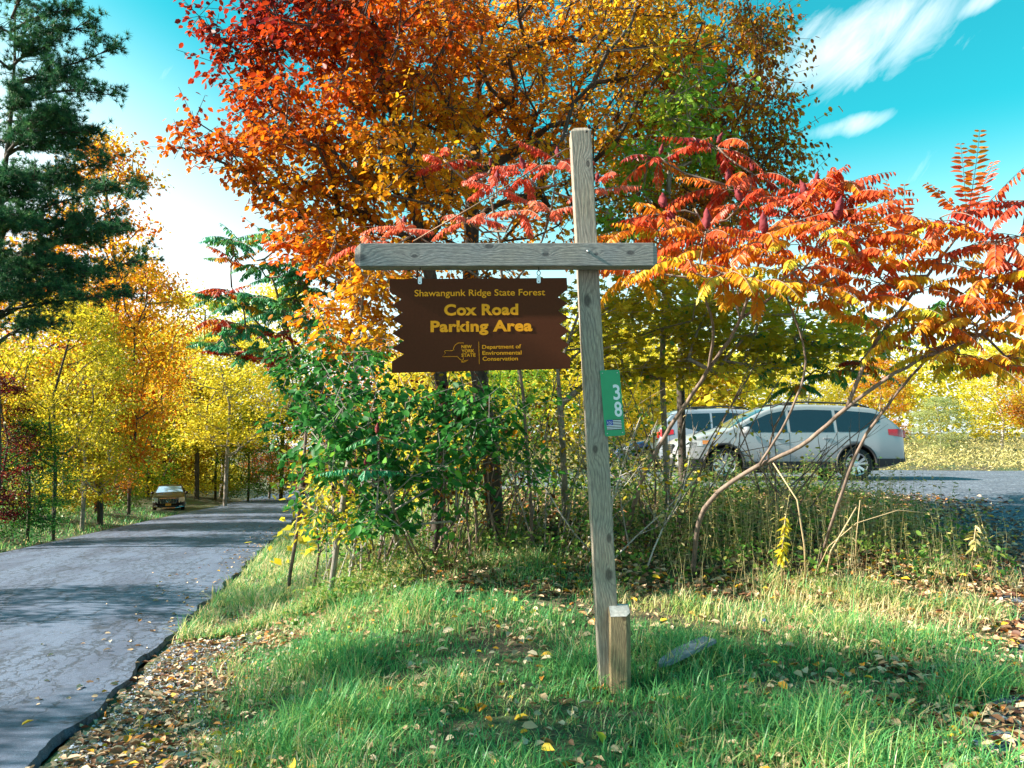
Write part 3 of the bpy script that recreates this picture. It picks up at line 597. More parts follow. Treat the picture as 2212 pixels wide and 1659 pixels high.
# ------------------------------------------------------------------ woodland trees (local variants, copied)
def wood_variant(seed, H, cr, cb, ncl, per, lsize, fork=False):
    rng = np.random.RandomState(seed); T = []
    for _ in range(ncl):
        z = rng.uniform(cb, H) ; f = (z - cb) / (H - cb); rad = cr * (math.sin(PI * min(.97, f * .85 + .12)) ** .6) * rng.uniform(.25, 1) ** .5; a = rng.uniform(0, 2 * PI)
        T.append(np.array([rad * math.cos(a), rad * math.sin(a), z]))
    trunk = [np.array([0, 0, -.3]), np.array([rng.normal() * .15, rng.normal() * .15, H * .3]), np.array([rng.normal() * .3, rng.normal() * .3, H * .6]), np.array([rng.normal() * .3, rng.normal() * .3, H * .92])]
    nodes, par, _ = skeleton(trunk, T, rng, step=.7)
    tm = branch_mesh('trunk', nodes, par, H * .017, .012)
    P = np.repeat(np.array(T), per, 0) + rng.normal(size=(ncl * per, 3)) * np.array([.5, .5, .22]) * cr / 3.2
    Hh = np.repeat(rng.uniform(0, .5, ncl), per) + rng.uniform(0, .5, ncl * per)
    cm = leaf_mesh('crown', P, lsize * rng.uniform(.6, 1.2, len(P)), rng, QUAD, rnd=Hh, tilt=.6)
    return tm, cm
VAR = [wood_variant(60, 12, 3.4, 3.0, 150, 80, .2), wood_variant(61, 12, 2.7, 1.8, 140, 80, .19), wood_variant(62, 12, 4.2, 4.6, 150, 80, .21), wood_variant(63, 12, 3.2, .8, 170, 80, .2)]
def wtree(name, label, px, Yd, pytop, var, mat, wid=1.0, barkm='bark_dark', rz=0, x=None, H=None):
    if x is None: x = at(px, 900, Yd)[0]
    b0 = onz(x, Yd); top = at(px, pytop, Yd)[2] if H is None else b0[2] + H
    s = (top - b0[2]) / 12.3
    root = thing(name, label, 'tree', b0, rz)
    for nm, me, mt in (('trunk', VAR[var][0], barkm), ('crown', VAR[var][1], mat)):
        o = bpy.data.objects.new(nm, me); C.objects.link(o); o.parent = root
        if not me.materials: me.materials.append(M[mt])
        o.material_slots[0].link = 'OBJECT'; o.material_slots[0].material = M[mt]
        o.scale = (s * wid, s * wid, s)
    return root
L_ = [
 ('maple_tree', 'maple with a sparse orange top poking above the pine boughs', 225, 31, 285, 1, 'leaf_orange', .75),
 ('maple_tree', 'broad orange maple behind the lower pine boughs', 60, 30, 500, 0, 'leaf_orange', 1.0),
 ('maple_tree', 'rust orange maple beside the sky gap, right of the pine', 285, 38, 560, 2, 'leaf_orange', .7),
 ('oak_tree', 'sunlit yellow oak with spreading limbs at the centre of the left woods', 430, 62, 625, 0, 'leaf_yellow', 1.2),
 ('oak_tree', 'pale yellow-green oak left of the green sumac, across the road', 490, 54, 720, 2, 'leaf_yellow', 1.2),
 ('oak_tree', 'tall yellow tree rising behind the green sumac', 610, 70, 620, 2, 'leaf_yellow', 1.0),
 ('birch_tree', 'olive green tree with a thin trunk near the left edge', 125, 24, 640, 2, 'leaf_olive', .8),
 ('birch_tree', 'green-gold tree with a pale leaning trunk left of the parked sedan', 185, 28, 660, 1, 'leaf_olive', .95),
 ('maple_tree', 'low yellow-green tree directly left of the parked sedan', 262, 44, 840, 3, 'leaf_lime', .9),
 ('maple_tree', 'golden tree hanging right above the parked sedan', 370, 66, 740, 3, 'leaf_gold', 1.2),
 ('maple_tree', 'yellow tree right of the parked sedan at the road edge', 470, 66, 860, 3, 'leaf_yellow', 1.3),
 ('maple_tree', 'small green tree among the yellow ones beyond the bend', 540, 66, 880, 3, 'leaf_lime', 1.3),
 ('maple_tree', 'orange-pink tree with pale limbs at the far end of the road', 585, 75, 810, 1, 'leaf_red', 1.1),
 ('maple_tree', 'olive tree at the far end of the road behind the shrubs', 660, 70, 830, 3, 'leaf_olive', 1.4),
 ('maple_tree', 'dark red small tree at the left edge below the pine', 5, 22, 800, 1, 'leaf_maroon', .9),
 ('oak_tree', 'gold oak deep in the woods behind the pine trunk', 120, 45, 560, 0, 'leaf_gold', 1.2),
 ('maple_tree', 'dark green young tree at the left edge beside the grass verge', 70, 23, 900, 3, 'leaf_green', 1.3),
 ('maple_tree', 'bright orange low maple between the two slim trunks', 200, 42, 830, 3, 'leaf_orange', 1.0),
 ('maple_tree', 'olive and gold bushy tree low at the left, between two thin trunks', 95, 30, 760, 3, 'leaf_olive', 1.2),
 ('maple_tree', 'gold bushy tree beside the grass strip left of the sedan', 215, 36, 800, 3, 'leaf_gold', 1.1),
 ('maple_tree', 'lime green low tree just behind the tail of the sedan', 325, 60, 850, 3, 'leaf_lime', 1.3),
 ('oak_tree', 'yellow tree filling the gap between pine and sedan', 330, 66, 700, 2, 'leaf_yellow', 1.3),
]
for i, (nm, lb, px, Yd, py, v, mt, w) in enumerate(L_):
    wtree(nm, lb, px, Yd, py, v, mt, w, 'bark_grey' if i in (4, 7, 12) else 'bark_dark', rz=i * 1.3)
R_ = [
 ('maple_tree', 'bright yellow maple behind the roof of the silver hatchback', 1400, 36, 830, 3, 'leaf_yellow', 1.4),
 ('maple_tree', 'golden tree across the lot above the front of the wagon', 1560, 38, 800, 3, 'leaf_gold', 1.3),
 ('maple_tree', 'yellow tree across the lot above the wagon roof', 1750, 40, 740, 0, 'leaf_yellow', 1.3),
 ('maple_tree', 'orange and gold tree beyond the rear of the wagon', 1900, 38, 770, 3, 'leaf_orange', 1.3),
 ('silver_willow', 'pale grey-green bushy tree just behind the wagon tail', 2030, 31, 855, 3, 'leaf_pale', 1.7),
 ('maple_tree', 'yellow tree with pale bare trunks at the right edge', 2160, 37, 745, 1, 'leaf_yellow', 1.5),
 ('maple_tree', 'golden tree partly cut by the right edge of the frame', 2260, 33, 720, 0, 'leaf_gold', 1.3),
 ('oak_tree', 'olive tree behind the signpost and number plate', 1300, 34, 760, 3, 'leaf_olive', 1.3),
 ('oak_tree', 'yellow-green tree seen beneath the brown sign', 1130, 32, 740, 3, 'leaf_lime', 1.4),
 ('oak_tree', 'pale yellow tree far behind the green shrubs', 930, 38, 700, 3, 'leaf_yellow', 1.3),
 ('oak_tree', 'tawny tree behind the red twigs left of the sign', 800, 42, 720, 3, 'leaf_orange', 1.3),
]
for i, (nm, lb, px, Yd, py, v, mt, w) in enumerate(R_):
    wtree(nm, lb, px, Yd, py, v, mt, w, 'bark_pale' if i in (5, 2) else 'bark_grey', rz=i * 1.7 + .4)
# trees along the road left of the frame: they shade road and verge
wtree('roadside_tree', 'tall roadside tree across the road, left of the view', 0, 4.2, 0, 2, 'leaf_gold', .52, x=-13.0, H=10.2)
wtree('roadside_tree', 'young roadside maple across the road, just outside the left edge', 0, 10.8, 0, 0, 'leaf_olive', .8, x=-13.4, H=8.0)
# dead oak trunk with two stubs
r_ = thing('dead_oak_trunk', 'stout grey trunk forking into short stubs, right of the parked sedan', 'tree', onz(at(487, 900, 72)[0], 72))
o_ = onz(at(487, 900, 72)[0], 72); mb = MB()
pt = lambda px, py: at(px, py, 72) - o_
mb.tube([(0, 0, -.3), pt(487, 1020), pt(486, 960), pt(484, 905)], [.42, .36, .34, .34], 9)
mb.tube([pt(484, 915), pt(472, 890), pt(462, 875)], [.25, .2, .1], 7); mb.tube([pt(485, 910), pt(494, 885), pt(502, 850)], [.26, .18, .1], 7)
mb.build('trunk', M['bark_grey'], r_, True)
rg = np.random.RandomState(9); P = np.repeat(np.array([pt(462, 870), pt(502, 850), pt(480, 850), pt(520, 860), pt(450, 850)]), 260, 0) + rg.normal(size=(1300, 3)) * np.array([.8, .8, .45])
link('crown', leaf_mesh('crown', P, .22, rg, QUAD), M['leaf_pale'], r_)

# far woods: one mass
def mass(name, rng, regions, per, mat, size, label):
    P = []
    for (x0, x1, y0, y1, H, n) in regions:
        cx = rng.uniform(x0, x1, n); cy = rng.uniform(y0, y1, n); cz = hgt(cx, cy) + rng.uniform(.05, 1, n) ** .8 * (H + np.sin(cx * .35) * H * .16 + np.sin(cx * .9 + 1) * H * .08)
        q = np.repeat(np.stack([cx, cy, cz], -1), per, 0) + rng.normal(size=(n * per, 3)) * np.array([1.0, 1.0, .5]); P.append(q)
    P = np.concatenate(P); n = len(P)
    rn = np.repeat(rng.uniform(0, .65, n // per), per) + rng.uniform(0, .35, n)
    return tag(link(name, leaf_mesh(name, P, size * rng.uniform(.6, 1.3, n), rng, QUAD, rnd=rn, tilt=.7), M[mat]), label, 'woods', kind='stuff')
rg = np.random.RandomState(77)
mass('far_woods', rg, [(-75, -34, 80, 110, 11, 1300), (-34, -4, 116, 140, 12, 900), (-52, -28, 45, 80, 8, 800)], 26, 'leaf_yellow', .42, 'mass of yellow and gold autumn woods beyond the left trees')
mass('far_woods', rg, [(-8, 75, 52, 70, 7.5, 1700), (-4, 12, 34, 52, 5.5, 500)], 26, 'leaf_yellow', .4, 'mass of pale yellow woods across the field at right')
# low roadside undergrowth at the foot of the left woods
def carpet(name, rng, n, fx, fy, hmax, mat, size, label, tm=QUAD, per=14, sp=.3):
    x, y = fx(n), fy(n)
    if callable(x): x = x(y)
    z = hgt(x, y) + rng.uniform(0, 1, n) ** 1.3 * hmax
    P = np.repeat(np.stack([x, y, z], -1), per, 0) + rng.normal(size=(n * per, 3)) * np.array([sp, sp, sp * .5])
    P[:, 2] = np.maximum(P[:, 2], hgt(P[:, 0], P[:, 1]) + .02)
    rn = np.repeat(rng.uniform(0, .6, n), per) + rng.uniform(0, .4, n * per)
    return tag(link(name, leaf_mesh(name, P, size * rng.uniform(.6, 1.3, n * per), rng, tm, rnd=rn, tilt=.7), M[mat]), label, 'undergrowth', kind='stuff')
def leftx(rng, lo, hi): return lambda n: (lambda y: xr(y) - RW - rng.uniform(lo, hi, len(y)))
carpet('roadside_undergrowth', rg, 2300, leftx(rg, 2.7, 9), lambda n: rg.uniform(14, 45, n), 1.5, 'weeds', .13, 'leafy undergrowth at the foot of the woods left of the road', per=16)
carpet('roadside_undergrowth', rg, 1300, leftx(rg, 5.5, 13), lambda n: rg.uniform(57, 125, n), 3.2, 'leaf_olive', .3, 'olive undergrowth along the far road edge', per=16, sp=.5)
carpet('bank_undergrowth', rg, 1300, lambda n: (lambda y: xr(y) + rg.uniform(2.2, 8, len(y)) * np.clip(y / 30, .5, 1)), lambda n: rg.uniform(16, 90, n), 2.4, 'leaf_olive', .2, 'bushy growth on the bank right of the far road', per=16, sp=.4)
carpet('field_grass', rg, 6500, lambda n: rg.uniform(-2, 40, n), lambda n: 22.7 + 24 * rg.uniform(0, 1, n) ** 1.4, .35, 'dry_grass', .1, 'pale dry grass in the field beyond the lot', tm=LANCE, per=14, sp=.35)
carpet('thicket_undergrowth', rg, 900, lambda n: rg.uniform(-2.3, 5.3, n), lambda n: rg.uniform(8.2, 14, n), .38, 'weeds', .06, 'low green and yellow weeds under the thicket', tm=OVAL, per=12, sp=.11)

# ------------------------------------------------------------------ weeds with stems in front of the cars
rg = np.random.RandomState(81)
def weed_patch(name, n, xf, yf, hr, mat, label, lw=.07, leafy=True, rs_=.0022):
    V = []; F = []; Pl = []; SB = []
    for i in range(n):
        x = xf(); y = yf(); b0 = onz(x, y); H = rg.uniform(*hr); d = np.array([rg.normal() * .12, rg.normal() * .12, 1.0]); e = b0 + d * H; md = (b0 + e) / 2 + rg.normal(size=3) * .02
        SB.append((b0, md, e))
        if leafy:
            k = int(H * 22); t = rg.uniform(.15, 1, k); Pl.append(b0 + (e - b0) * t[:, None])
    mb_ = MB()
    for s in SB: mb_.tube(s, [rs_, rs_ * .8, rs_ * .4], 3, cap=False)
    me = mb_.mesh(name)
    Vs = np.array([v.co[:] for v in me.vertices]); Ls = np.array([i for p in me.polygons for i in p.vertices]); Ss = np.array([len(p.vertices) for p in me.polygons])
    A = {'rnd': np.full(len(Vs), .9)}
    if leafy:
        P = np.concatenate(Pl); T = leaf_arr(P, lw * rg.uniform(.5, 1.2, len(P)), rg, LANCE, droop=(-.5, .6)); k = len(P); fl = (np.arange(k)[:, None] * 6 + np.array([0, 1, 2, 3, 0, 3, 4, 5])).ravel() + len(Vs)
        A = {'rnd': np.concatenate([A['rnd'], np.repeat(rg.uniform(0, .9, k), 6)])}
        Vs = np.concatenate([Vs, T]); Ls = np.concatenate([Ls, fl]); Ss = np.concatenate([Ss, np.full(2 * k, 4)])
    return tag(link(name, np_mesh(name, Vs, Ls, Ss, A), M[mat]), label, 'weeds', kind='stuff')
weed_patch('tall_weeds', 900, lambda: rg.uniform(.8, 5.6), lambda: rg.uniform(8.8, 13.6), (.25, .8), 'weeds', 'upright leafy green weeds in front of the parked cars')
weed_patch('tall_weeds', 260, lambda: rg.uniform(-2.6, 1.0), lambda: rg.uniform(8.2, 12), (.2, .6), 'weeds', 'leafy weeds around the foot of the dark trunk')
weed_patch('dry_weeds', 240, lambda: rg.uniform(1.6, 5.3), lambda: rg.uniform(8.6, 11.5), (.45, 1.0), 'dry_grass', 'tall leafy straw coloured weeds before the silver wagon', lw=.06, rs_=.003)
weed_patch('dry_weeds', 190, lambda: rg.uniform(1.6, 5.2), lambda: rg.uniform(7.4, 10), (.15, .6), 'dry_grass', 'straw coloured dry weed stalks right of the signpost', leafy=False, rs_=.003)

def stalk(label, pts, r, seed, leafm=None, nl=0, name='dry_stalk', mat='dry_stalk', cat='plant'):
    o = np.array(pts[0]); root = thing(name, label, cat, o); rgs = np.random.RandomState(seed)
    k = len(pts); mb_ = MB().tube([np.array(p) - o for p in pts], [r * (1 - .6 * i / k) for i in range(k)], 5)
    mb_.build('stem', M[mat], root, True)
    if leafm:
        t = rgs.uniform(.35, 1, nl); idx = t * (k - 1); i0 = np.clip(idx.astype(int), 0, k - 2); A = np.array(pts) - o; P = A[i0] + (A[i0 + 1] - A[i0]) * (idx - i0)[:, None]
        link('foliage', leaf_mesh('foliage', P, .1 * rgs.uniform(.6, 1.1, nl), rgs, LANCE, droop=(.1, 1.1)), M[leafm], root)
stalk('yellow leafy stalk standing in the grass before the thicket, right of the short post', [g(1690, 1270), at(1688, 1215, 7.5), at(1692, 1165, 7.5), at(1697, 1115, 7.5)], .008, 1, 'leaf_yellow', 60, name='yellow_weed')
stalk('thick dry stalk bent to the left, crossing a second one before the wagon', [g(1742, 1262), at(1738, 1180, 7.6), at(1722, 1080, 7.7), at(1670, 1000, 7.8)], .011, 2)
stalk('dry stalk leaning right with a broken tip below the wagon rear wheel', [g(1782, 1262), at(1795, 1190, 7.6), at(1830, 1130, 7.6), at(1850, 1095, 7.6)], .01, 3)
stalk('long arching straw curving over to the right toward the lot', [g(1758, 1250), at(1790, 1180, 7.8), at(1850, 1130, 7.8), at(1940, 1102, 7.8), at(2020, 1110, 7.8)], .006, 4)
stalk('straight tan stalk farthest right, in front of the gravel lot', [g(1848, 1240), at(1850, 1160, 7.9), at(1858, 1080, 7.9)], .007, 5)
stalk('seeding stalk with round dry heads at the right side of the bright grass', [g(1838 + 260, 1230 + 20), at(2102, 1190, 7.5), at(2108, 1135, 7.5)], .007, 6, 'dry_grass', 26)

# ------------------------------------------------------------------ grass
def grass(name, n, xlo, xhi, ylo, yhi, H, seed, label, dry=None, dens=None, w=.0036, shear=False):
    rng = np.random.RandomState(seed)
    y = ylo + (yhi - ylo) * rng.uniform(0, 1, n) ** 1.5; x = rng.uniform(xlo, xhi, n) + (xr(y) if shear else 0)
    s = x - xr(y) + (1.1 if shear else 0); edge = s if True else s
    keep = (rng.uniform(0, 1, n) < sst((s - .55 - .18 * np.sin(y * 3)) / .9)) | (s < -RW - .3)
    keep &= rng.uniform(0, 1, n) > lot_in(x + .35 * np.sin(3 * y), y) * 1.2
    pat = np.sin(x * 2.1 + np.sin(y * 1.7) * 1.5) * np.sin(y * 2.3 + x * .7) * .5 + .5
    if dens is not None: keep &= rng.uniform(0, 1, n) < dens(x, y, pat)
    x, y, pat = x[keep], y[keep], pat[keep]; n = len(x)
    tuft = rng.normal(size=(n, 2)) * .015; x = np.round(x / .05) * .05 * .5 + x * .5 + tuft[:, 0]; y = y + tuft[:, 1]
    z = hgt(x, y) - .01; hh = H * rng.uniform(.2, 1.2, n) ** 1.3 * (.35 + 1.1 * pat) * (1 + .5 * np.sin(x * 7.3 + 2 * np.sin(y * 5.1)) * np.sin(y * 6.7))
    th = rng.uniform(0, 2 * PI, n); lean = rng.uniform(.2, 1.35, n); d = np.stack([np.cos(th), np.sin(th)], -1)
    sd = np.stack([-d[:, 1], d[:, 0], np.zeros(n)], -1); fr = [0, .4, .75, 1]; wd = [1, .85, .5, 0.0]; Vs = []
    ww = w * rng.uniform(.7, 1.5, n)
    for f, wq in zip(fr, wd):
        c = np.stack([x + d[:, 0] * hh * lean * f ** 2, y + d[:, 1] * hh * lean * f ** 2, z + hh * (f - .35 * lean * f ** 2)], -1)
        if wq > 0: Vs += [c - sd * (ww * wq)[:, None], c + sd * (ww * wq)[:, None]]
        else: Vs.append(c)
    V = np.stack(Vs, 1).reshape(-1, 3); b = np.arange(n)[:, None] * 7
    L = (b + np.array([0, 1, 3, 2, 2, 3, 5, 4, 4, 5, 6])).ravel(); S_ = np.tile([4, 4, 3], n)
    rn = rng.uniform(0, .75, n) * .7 + .22 * pat
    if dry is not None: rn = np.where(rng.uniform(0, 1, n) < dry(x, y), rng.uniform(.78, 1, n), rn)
    return tag(link(name, np_mesh(name, V, L, S_, {'rnd': np.repeat(np.clip(rn, 0, 1), 7)}), M['grass_blades']), label, 'grass', kind='stuff')
def dry_and_sunlit(x, y):  # share of straw blades: dry patches, plus the sunlit band at right painted in
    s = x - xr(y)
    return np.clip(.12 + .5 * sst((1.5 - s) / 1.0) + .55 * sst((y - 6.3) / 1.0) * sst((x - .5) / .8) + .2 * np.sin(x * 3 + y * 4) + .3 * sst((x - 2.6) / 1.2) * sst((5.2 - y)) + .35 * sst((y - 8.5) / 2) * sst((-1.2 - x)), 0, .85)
grass('grass', 210000, -5, 5.8, 2.8, 9.3, .165, 91, 'green grass of the verge around the signpost', dry=dry_and_sunlit, dens=lambda x, y, p: np.clip(.45 + p * .7 - .75 * sst((y - 7.6) / 1.4) * sst((x + 1.2) / 1.0), .08, 1))
grass('grass', 90000, .1, 4.2, 9, 32, .2, 92, 'long dry grass on the verge beside the road', dry=lambda x, y: x * 0 + .5, w=.006, shear=True)
grass('grass', 60000, -26, -9, 12, 50, .2, 93, 'mown green strip left of the road', dry=lambda x, y: x * 0 + .2, dens=lambda x, y, p: ((x - xr(y)) > -RW - 5) & ((x - xr(y)) < -RW - .3) & ~((y > 43) & (y < 54) & ((x - xr(y)) > -RW - 3.2)), w=.012)

# ------------------------------------------------------------------ fallen leaves
def litter(n, fx, fy, size, seed, label, lo=.0, hi=1.0):
    rng = np.random.RandomState(seed); y = fy(rng, n); x = fx(rng, n, y); s = x - xr(y)
    z = np.where((s < 0) & (s > -RW), zr(y) + 0.05 * (1 - ((s + 3.1) / 3.1) ** 2) + .008, hgt(x, y) + .012 + rng.uniform(0, .03, n))
    P = np.stack([x, y, z], -1); V = leaf_mesh('fallen_leaves', P, size * rng.uniform(.5, 1.3, n), rng, (OVAL[0] * np.array([.9, 1, 2.4]), OVAL[1]), rnd=rng.uniform(lo, hi, n), droop=(-.35, .35), tilt=.35)
    return tag(link('fallen_leaves', V, M['litter']), label, 'fallen leaves', kind='stuff')
litter(5200, lambda r, n, y: xr(y) + r.gamma(2.0, .42, n) + .02, lambda r, n: 3 + 9 * r.uniform(0, 1, n) ** 1.8, .066, 101, 'tan and brown leaves lying along the road edge')
litter(2600, lambda r, n, y: r.uniform(-3, 5, n), lambda r, n: r.uniform(3, 8.5, n), .08, 102, 'scattered tan and yellow leaves in the grass', .3)
litter(9500, lambda r, n, y: np.interp(y, LY, LX) + r.normal(size=n) * .75 + .1, lambda r, n: r.uniform(3, 13.5, n), .075, 103, 'brown leaves along the edge of the gravel lot')
litter(12000, lambda r, n, y: r.uniform(-2.6, 5.6, n), lambda r, n: r.uniform(7.8, 14, n), .085, 104, 'brown leaf litter under the thicket')
litter(260, lambda r, n, y: xr(y) - r.gamma(1.1, .4, n), lambda r, n: r.uniform(4, 30, n), .07, 105, 'few leaves lying on the asphalt', .3)
# gravel stones of the shoulder and lot edge
rg = np.random.RandomState(110); n = 12000; y = 3 + 8 * rg.uniform(0, 1, n) ** 1.5; x = xr(y) + rg.gamma(2, .25, n) + .05
k = 2500; y[:k] = rg.uniform(3, 6, k); x[:k] = np.interp(y[:k], LY, LX) + rg.uniform(-.3, 1.6, k)
P = np.stack([x, y, hgt(x, y) + .008], -1); T = np.array([(1, 0, 0), (.3, .9, 0), (-.8, .6, 0), (-.8, -.6, 0), (.3, -.9, 0), (0, 0, .7)], float) * .5
V = (P[:, None] + T[None] * (rg.uniform(.008, .028, n))[:, None, None] * rg.uniform(.7, 1.3, (n, 1, 3))).reshape(-1, 3)
F = (np.arange(n)[:, None, None] * 6 + np.array([(0, 1, 5), (1, 2, 5), (2, 3, 5), (3, 4, 5), (4, 0, 5)])[None]).reshape(-1, 3)
m, nt, b, o = newmat('stone'); a = N(nt, 'ShaderNodeAttribute', attribute_name='rnd').outputs['Fac']
nt.links.new(ramp(nt, a, [(0, (.1, .11, .15)), (.6, (.25, .27, .34)), (1, (.6, .63, .72))]), b.inputs['Base Color']); b.inputs['Roughness'].default_value = .8
tag(link('gravel', np_mesh('gravel', V, F, np.full(len(F), 3), {'rnd': np.repeat(rg.uniform(0, 1, n), 6)}), M['stone']), 'grey gravel stones along road shoulder and lot edge', 'gravel', kind='stuff')

# ------------------------------------------------------------------ signpost
PY = 5.5                                            # post centre depth; front face 5.43
b_ = ghit(1320, 1475); PB = onz(float(at(1317, 1475, 5.43)[0]), PY)
top = at(1256, 272, 5.43)
sp = thing('signpost', 'tall weathered grey timber post with crossbeam and brace wire, leaning a little left', 'signpost', PB)
hw = .0715
botc = at(1323, 1500, 5.43); ax = np.array([top[0] - botc[0], 0, top[2] - botc[2]]); Lp = np.linalg.norm(ax); lean = math.atan2(ax[0], ax[2])
V = []; H_ = Lp + .12
for z in (0, H_ - .03): V += [(-hw, -hw, z), (hw, -hw, z), (hw, hw, z), (-hw, hw, z)]
V += [(-hw * .55, -hw * .55, H_), (hw * .55, -hw * .55, H_), (hw * .55, hw * .55, H_), (-hw * .55, hw * .55, H_)]
F = [(3, 2, 1, 0), (8, 9, 10, 11)] + [(j * 4 + i, j * 4 + (i + 1) % 4, (j + 1) * 4 + (i + 1) % 4, (j + 1) * 4 + i) for j in (0, 1) for i in range(4)]
def postz(py): return (Lp) * (1500 - py) / (1500 - 272) + .12
wood('wood_post', 2, [(.035, postz(358), .018), (-.02, postz(662), .032), (.025, postz(1252), .03), (-.02, postz(985), .022), (.04, postz(1175), .022)], WB, WD, WW)
po = MB().add(V, F).build('post', M['wood_post'], sp); bevel(po, .006)
off = np.array([botc[0], PY, botc[2] - .12]) - PB
po.location = Vector([float(v) for v in off]); po.rotation_euler = (0, lean, 0)
# crossbeam
BY = 5.355; A = at(778, 550, BY - .07); B = at(1412, 549, BY - .07); Lb = B[0] - A[0]; hb = .083 * .94
wood('wood_beam', 0, [(-.01, -.62, .016), (.0, .26, .018), (.055, -.12, .022), (.01, .83, .02), (-.02, -1.0, .04), (.0, .6, .01)], (.38, .36, .35), (.09, .085, .095), (.46, .39, .32))
cx = (A[0] + B[0]) / 2; cz = (A[2] + B[2]) / 2
V = []
for x_, k in ((-Lb / 2, 1), (Lb / 2, 1)): V += [(x_, -.07, -hb), (x_, -.07, hb), (x_, .07, hb), (x_, .07, -hb)]
F = [(0, 1, 5, 4), (1, 2, 6, 5), (2, 3, 7, 6), (3, 0, 4, 7)]
V += [(-Lb / 2 - .045, -.03, -.05), (-Lb / 2 - .045, -.03, .05), (-Lb / 2 - .045, .04, .05), (-Lb / 2 - .045, .04, -.05), (Lb / 2 + .03, -.04, -.05), (Lb / 2 + .03, -.04, .05), (Lb / 2 + .03, .04, .05), (Lb / 2 + .03, .04, -.05)]
F += [(0, 8, 9, 1), (1, 9, 10, 2), (2, 10, 11, 3), (3, 11, 8, 0), (8, 11, 10, 9), (4, 5, 13, 12), (5, 6, 14, 13), (6, 7, 15, 14), (7, 4, 12, 15), (12, 13, 14, 15)]
be = MB().add(V, F).build('crossbeam', M['wood_beam'], sp); bevel(be, .004)
be.location = Vector([float(v) for v in (np.array([cx, BY, cz]) - PB)]); be.rotation_euler = (0, -(B[2] - A[2]) / Lb, 0)
def rel(p): return np.array(p) - PB
def disc(mb_, c, r, t=.008, n=14, dome=True):
    """disc facing the camera side (-y)"""
    mb_.tube([np.array(c), np.array(c) + np.array([0, -t, 0]), np.array(c) + np.array([0, -t * 1.7, 0])], [r, r * .92, r * .45], n)
mbx = MB(); disc(mbx, rel(at(1270, 543, BY - .07)), .011); mbx.build('bolt', M['steel'], sp, True)
mbx = MB(); disc(mbx, rel(at(1267, 284, 5.425)), .008, .003); mbx.build('bolt', M['dark_iron'], sp, True)
# eye bolt and wire
w0 = at(1222, 322, 5.5); w1 = at(893, 521, BY)
MB().tube([rel(at(1232, 320, 5.5)), rel(w0), rel((w0 + w1) / 2 + np.array([0, 0, -.012])), rel(w1)], .0045, 6).build('brace_wire', M['rust_steel'], sp, True)
mbe = MB(); cc = rel(at(1221, 289, 5.5)); ring = [cc + np.array([math.cos(a) * .018, 0, math.sin(a) * .018]) for a in np.linspace(0, 2 * PI, 13)]
mbe.tube(ring, .005, 6, cap=False); mbe.tube([cc, cc + np.array([.04, 0, 0])], .005, 6); mbe.tube([cc + np.array([0, 0, -.018]), rel(w0)], .003, 5); mbe.build('eye_bolt', M['dark_iron'], sp, True)
mbe = MB(); cc = rel(at(828, 518, BY)); mbe.tube([cc + np.array([math.cos(a) * .02, 0, math.sin(a) * .018]) for a in np.linspace(-.6, PI + 1.4, 12)], .004, 6); mbe.build('eye_bolt', M['rust_steel'], sp, True)

# ------------------------------------------------------------------ hanging sign; zoomed coordinates of the sign face
SY = 5.33
def zg(zx, zy, Y=SY): return at((1500 + zx / 2.212) / 1.8517, (900 + zy / 2.212) / 1.8517, Y)
sgo = zg(930, 470); hs = thing('hanging_sign', 'brown wooden sign with saw-tooth sides and yellow writing hanging from the crossbeam', 'sign', sgo)
outl = [(130, 478), (130, 592), (240, 655), (145, 712), (245, 773), (148, 832), (248, 892), (152, 960), (256, 1022), (150, 1090), (255, 1142), (149, 1208), (148, 1308), (1730, 1270), (1727, 1166), (1640, 1112), (1721, 1060), (1636, 1000), (1716, 935), (1631, 870), (1713, 820), (1618, 755), (1706, 692), (1613, 635), (1703, 570), (1697, 467)]
bo = MB().prism([zg(*p) - sgo for p in outl], (0, .016, 0)).build('board', M['sign_brown'], hs)
FS = [0]
def text_mesh(s, bold=0.0, space=1.0):
    cu = bpy.data.curves.new('txt', 'FONT'); cu.body = s; cu.size = 1; cu.offset = bold; cu.fill_mode = 'FRONT'; cu.resolution_u = 4; cu.space_character = space
    o = bpy.data.objects.new('txt', cu); C.objects.link(o); bpy.context.view_layer.update()
    me = bpy.data.meshes.new_from_object(o.evaluated_get(bpy.context.evaluated_depsgraph_get())); bpy.data.objects.remove(o); bpy.data.curves.remove(cu)
    return me
capref = {}
def caph(bold):
    if bold not in capref:
        m_ = text_mesh('H', bold); zs = [v.co.y for v in m_.vertices]; capref[bold] = (min(zs), max(zs))
    return capref[bold]
def put_text(name, s, bl, br, cap, mp, org, mat, parent, bold=0.0, dY=.0025, space=1.0):
    me = text_mesh(s, bold, space); xs = [v.co.x for v in me.vertices]; x0, x1 = min(xs), max(xs); z0, z1 = caph(bold)
    for v in me.vertices:
        u_ = (v.co.x - x0) / (x1 - x0); w_ = (v.co.y - z0) / (z1 - z0)
        px = bl[0] + (br[0] - bl[0]) * u_ + (br[1] - bl[1]) / max(abs(br[0] - bl[0]), 1) * cap * w_; py = bl[1] + (br[1] - bl[1]) * u_ - cap * w_
        p = mp(px, py) - org; v.co = (p[0], p[1] - dY, p[2])
    me.materials.clear()
    return link(name, me, mat, parent)
ye = M['sign_yellow']
put_text('lettering', 'Shawangunk Ridge State Forest', (350, 632), (1505, 623), 57, zg, sgo, ye, hs, .012)
put_text('lettering', 'Cox Road', (612, 802), (1268, 796), 100, zg, sgo, ye, hs, .04, space=1.06)
put_text('lettering', 'Parking Area', (492, 949), (1392, 940), 101, zg, sgo, ye, hs, .04, space=1.06)
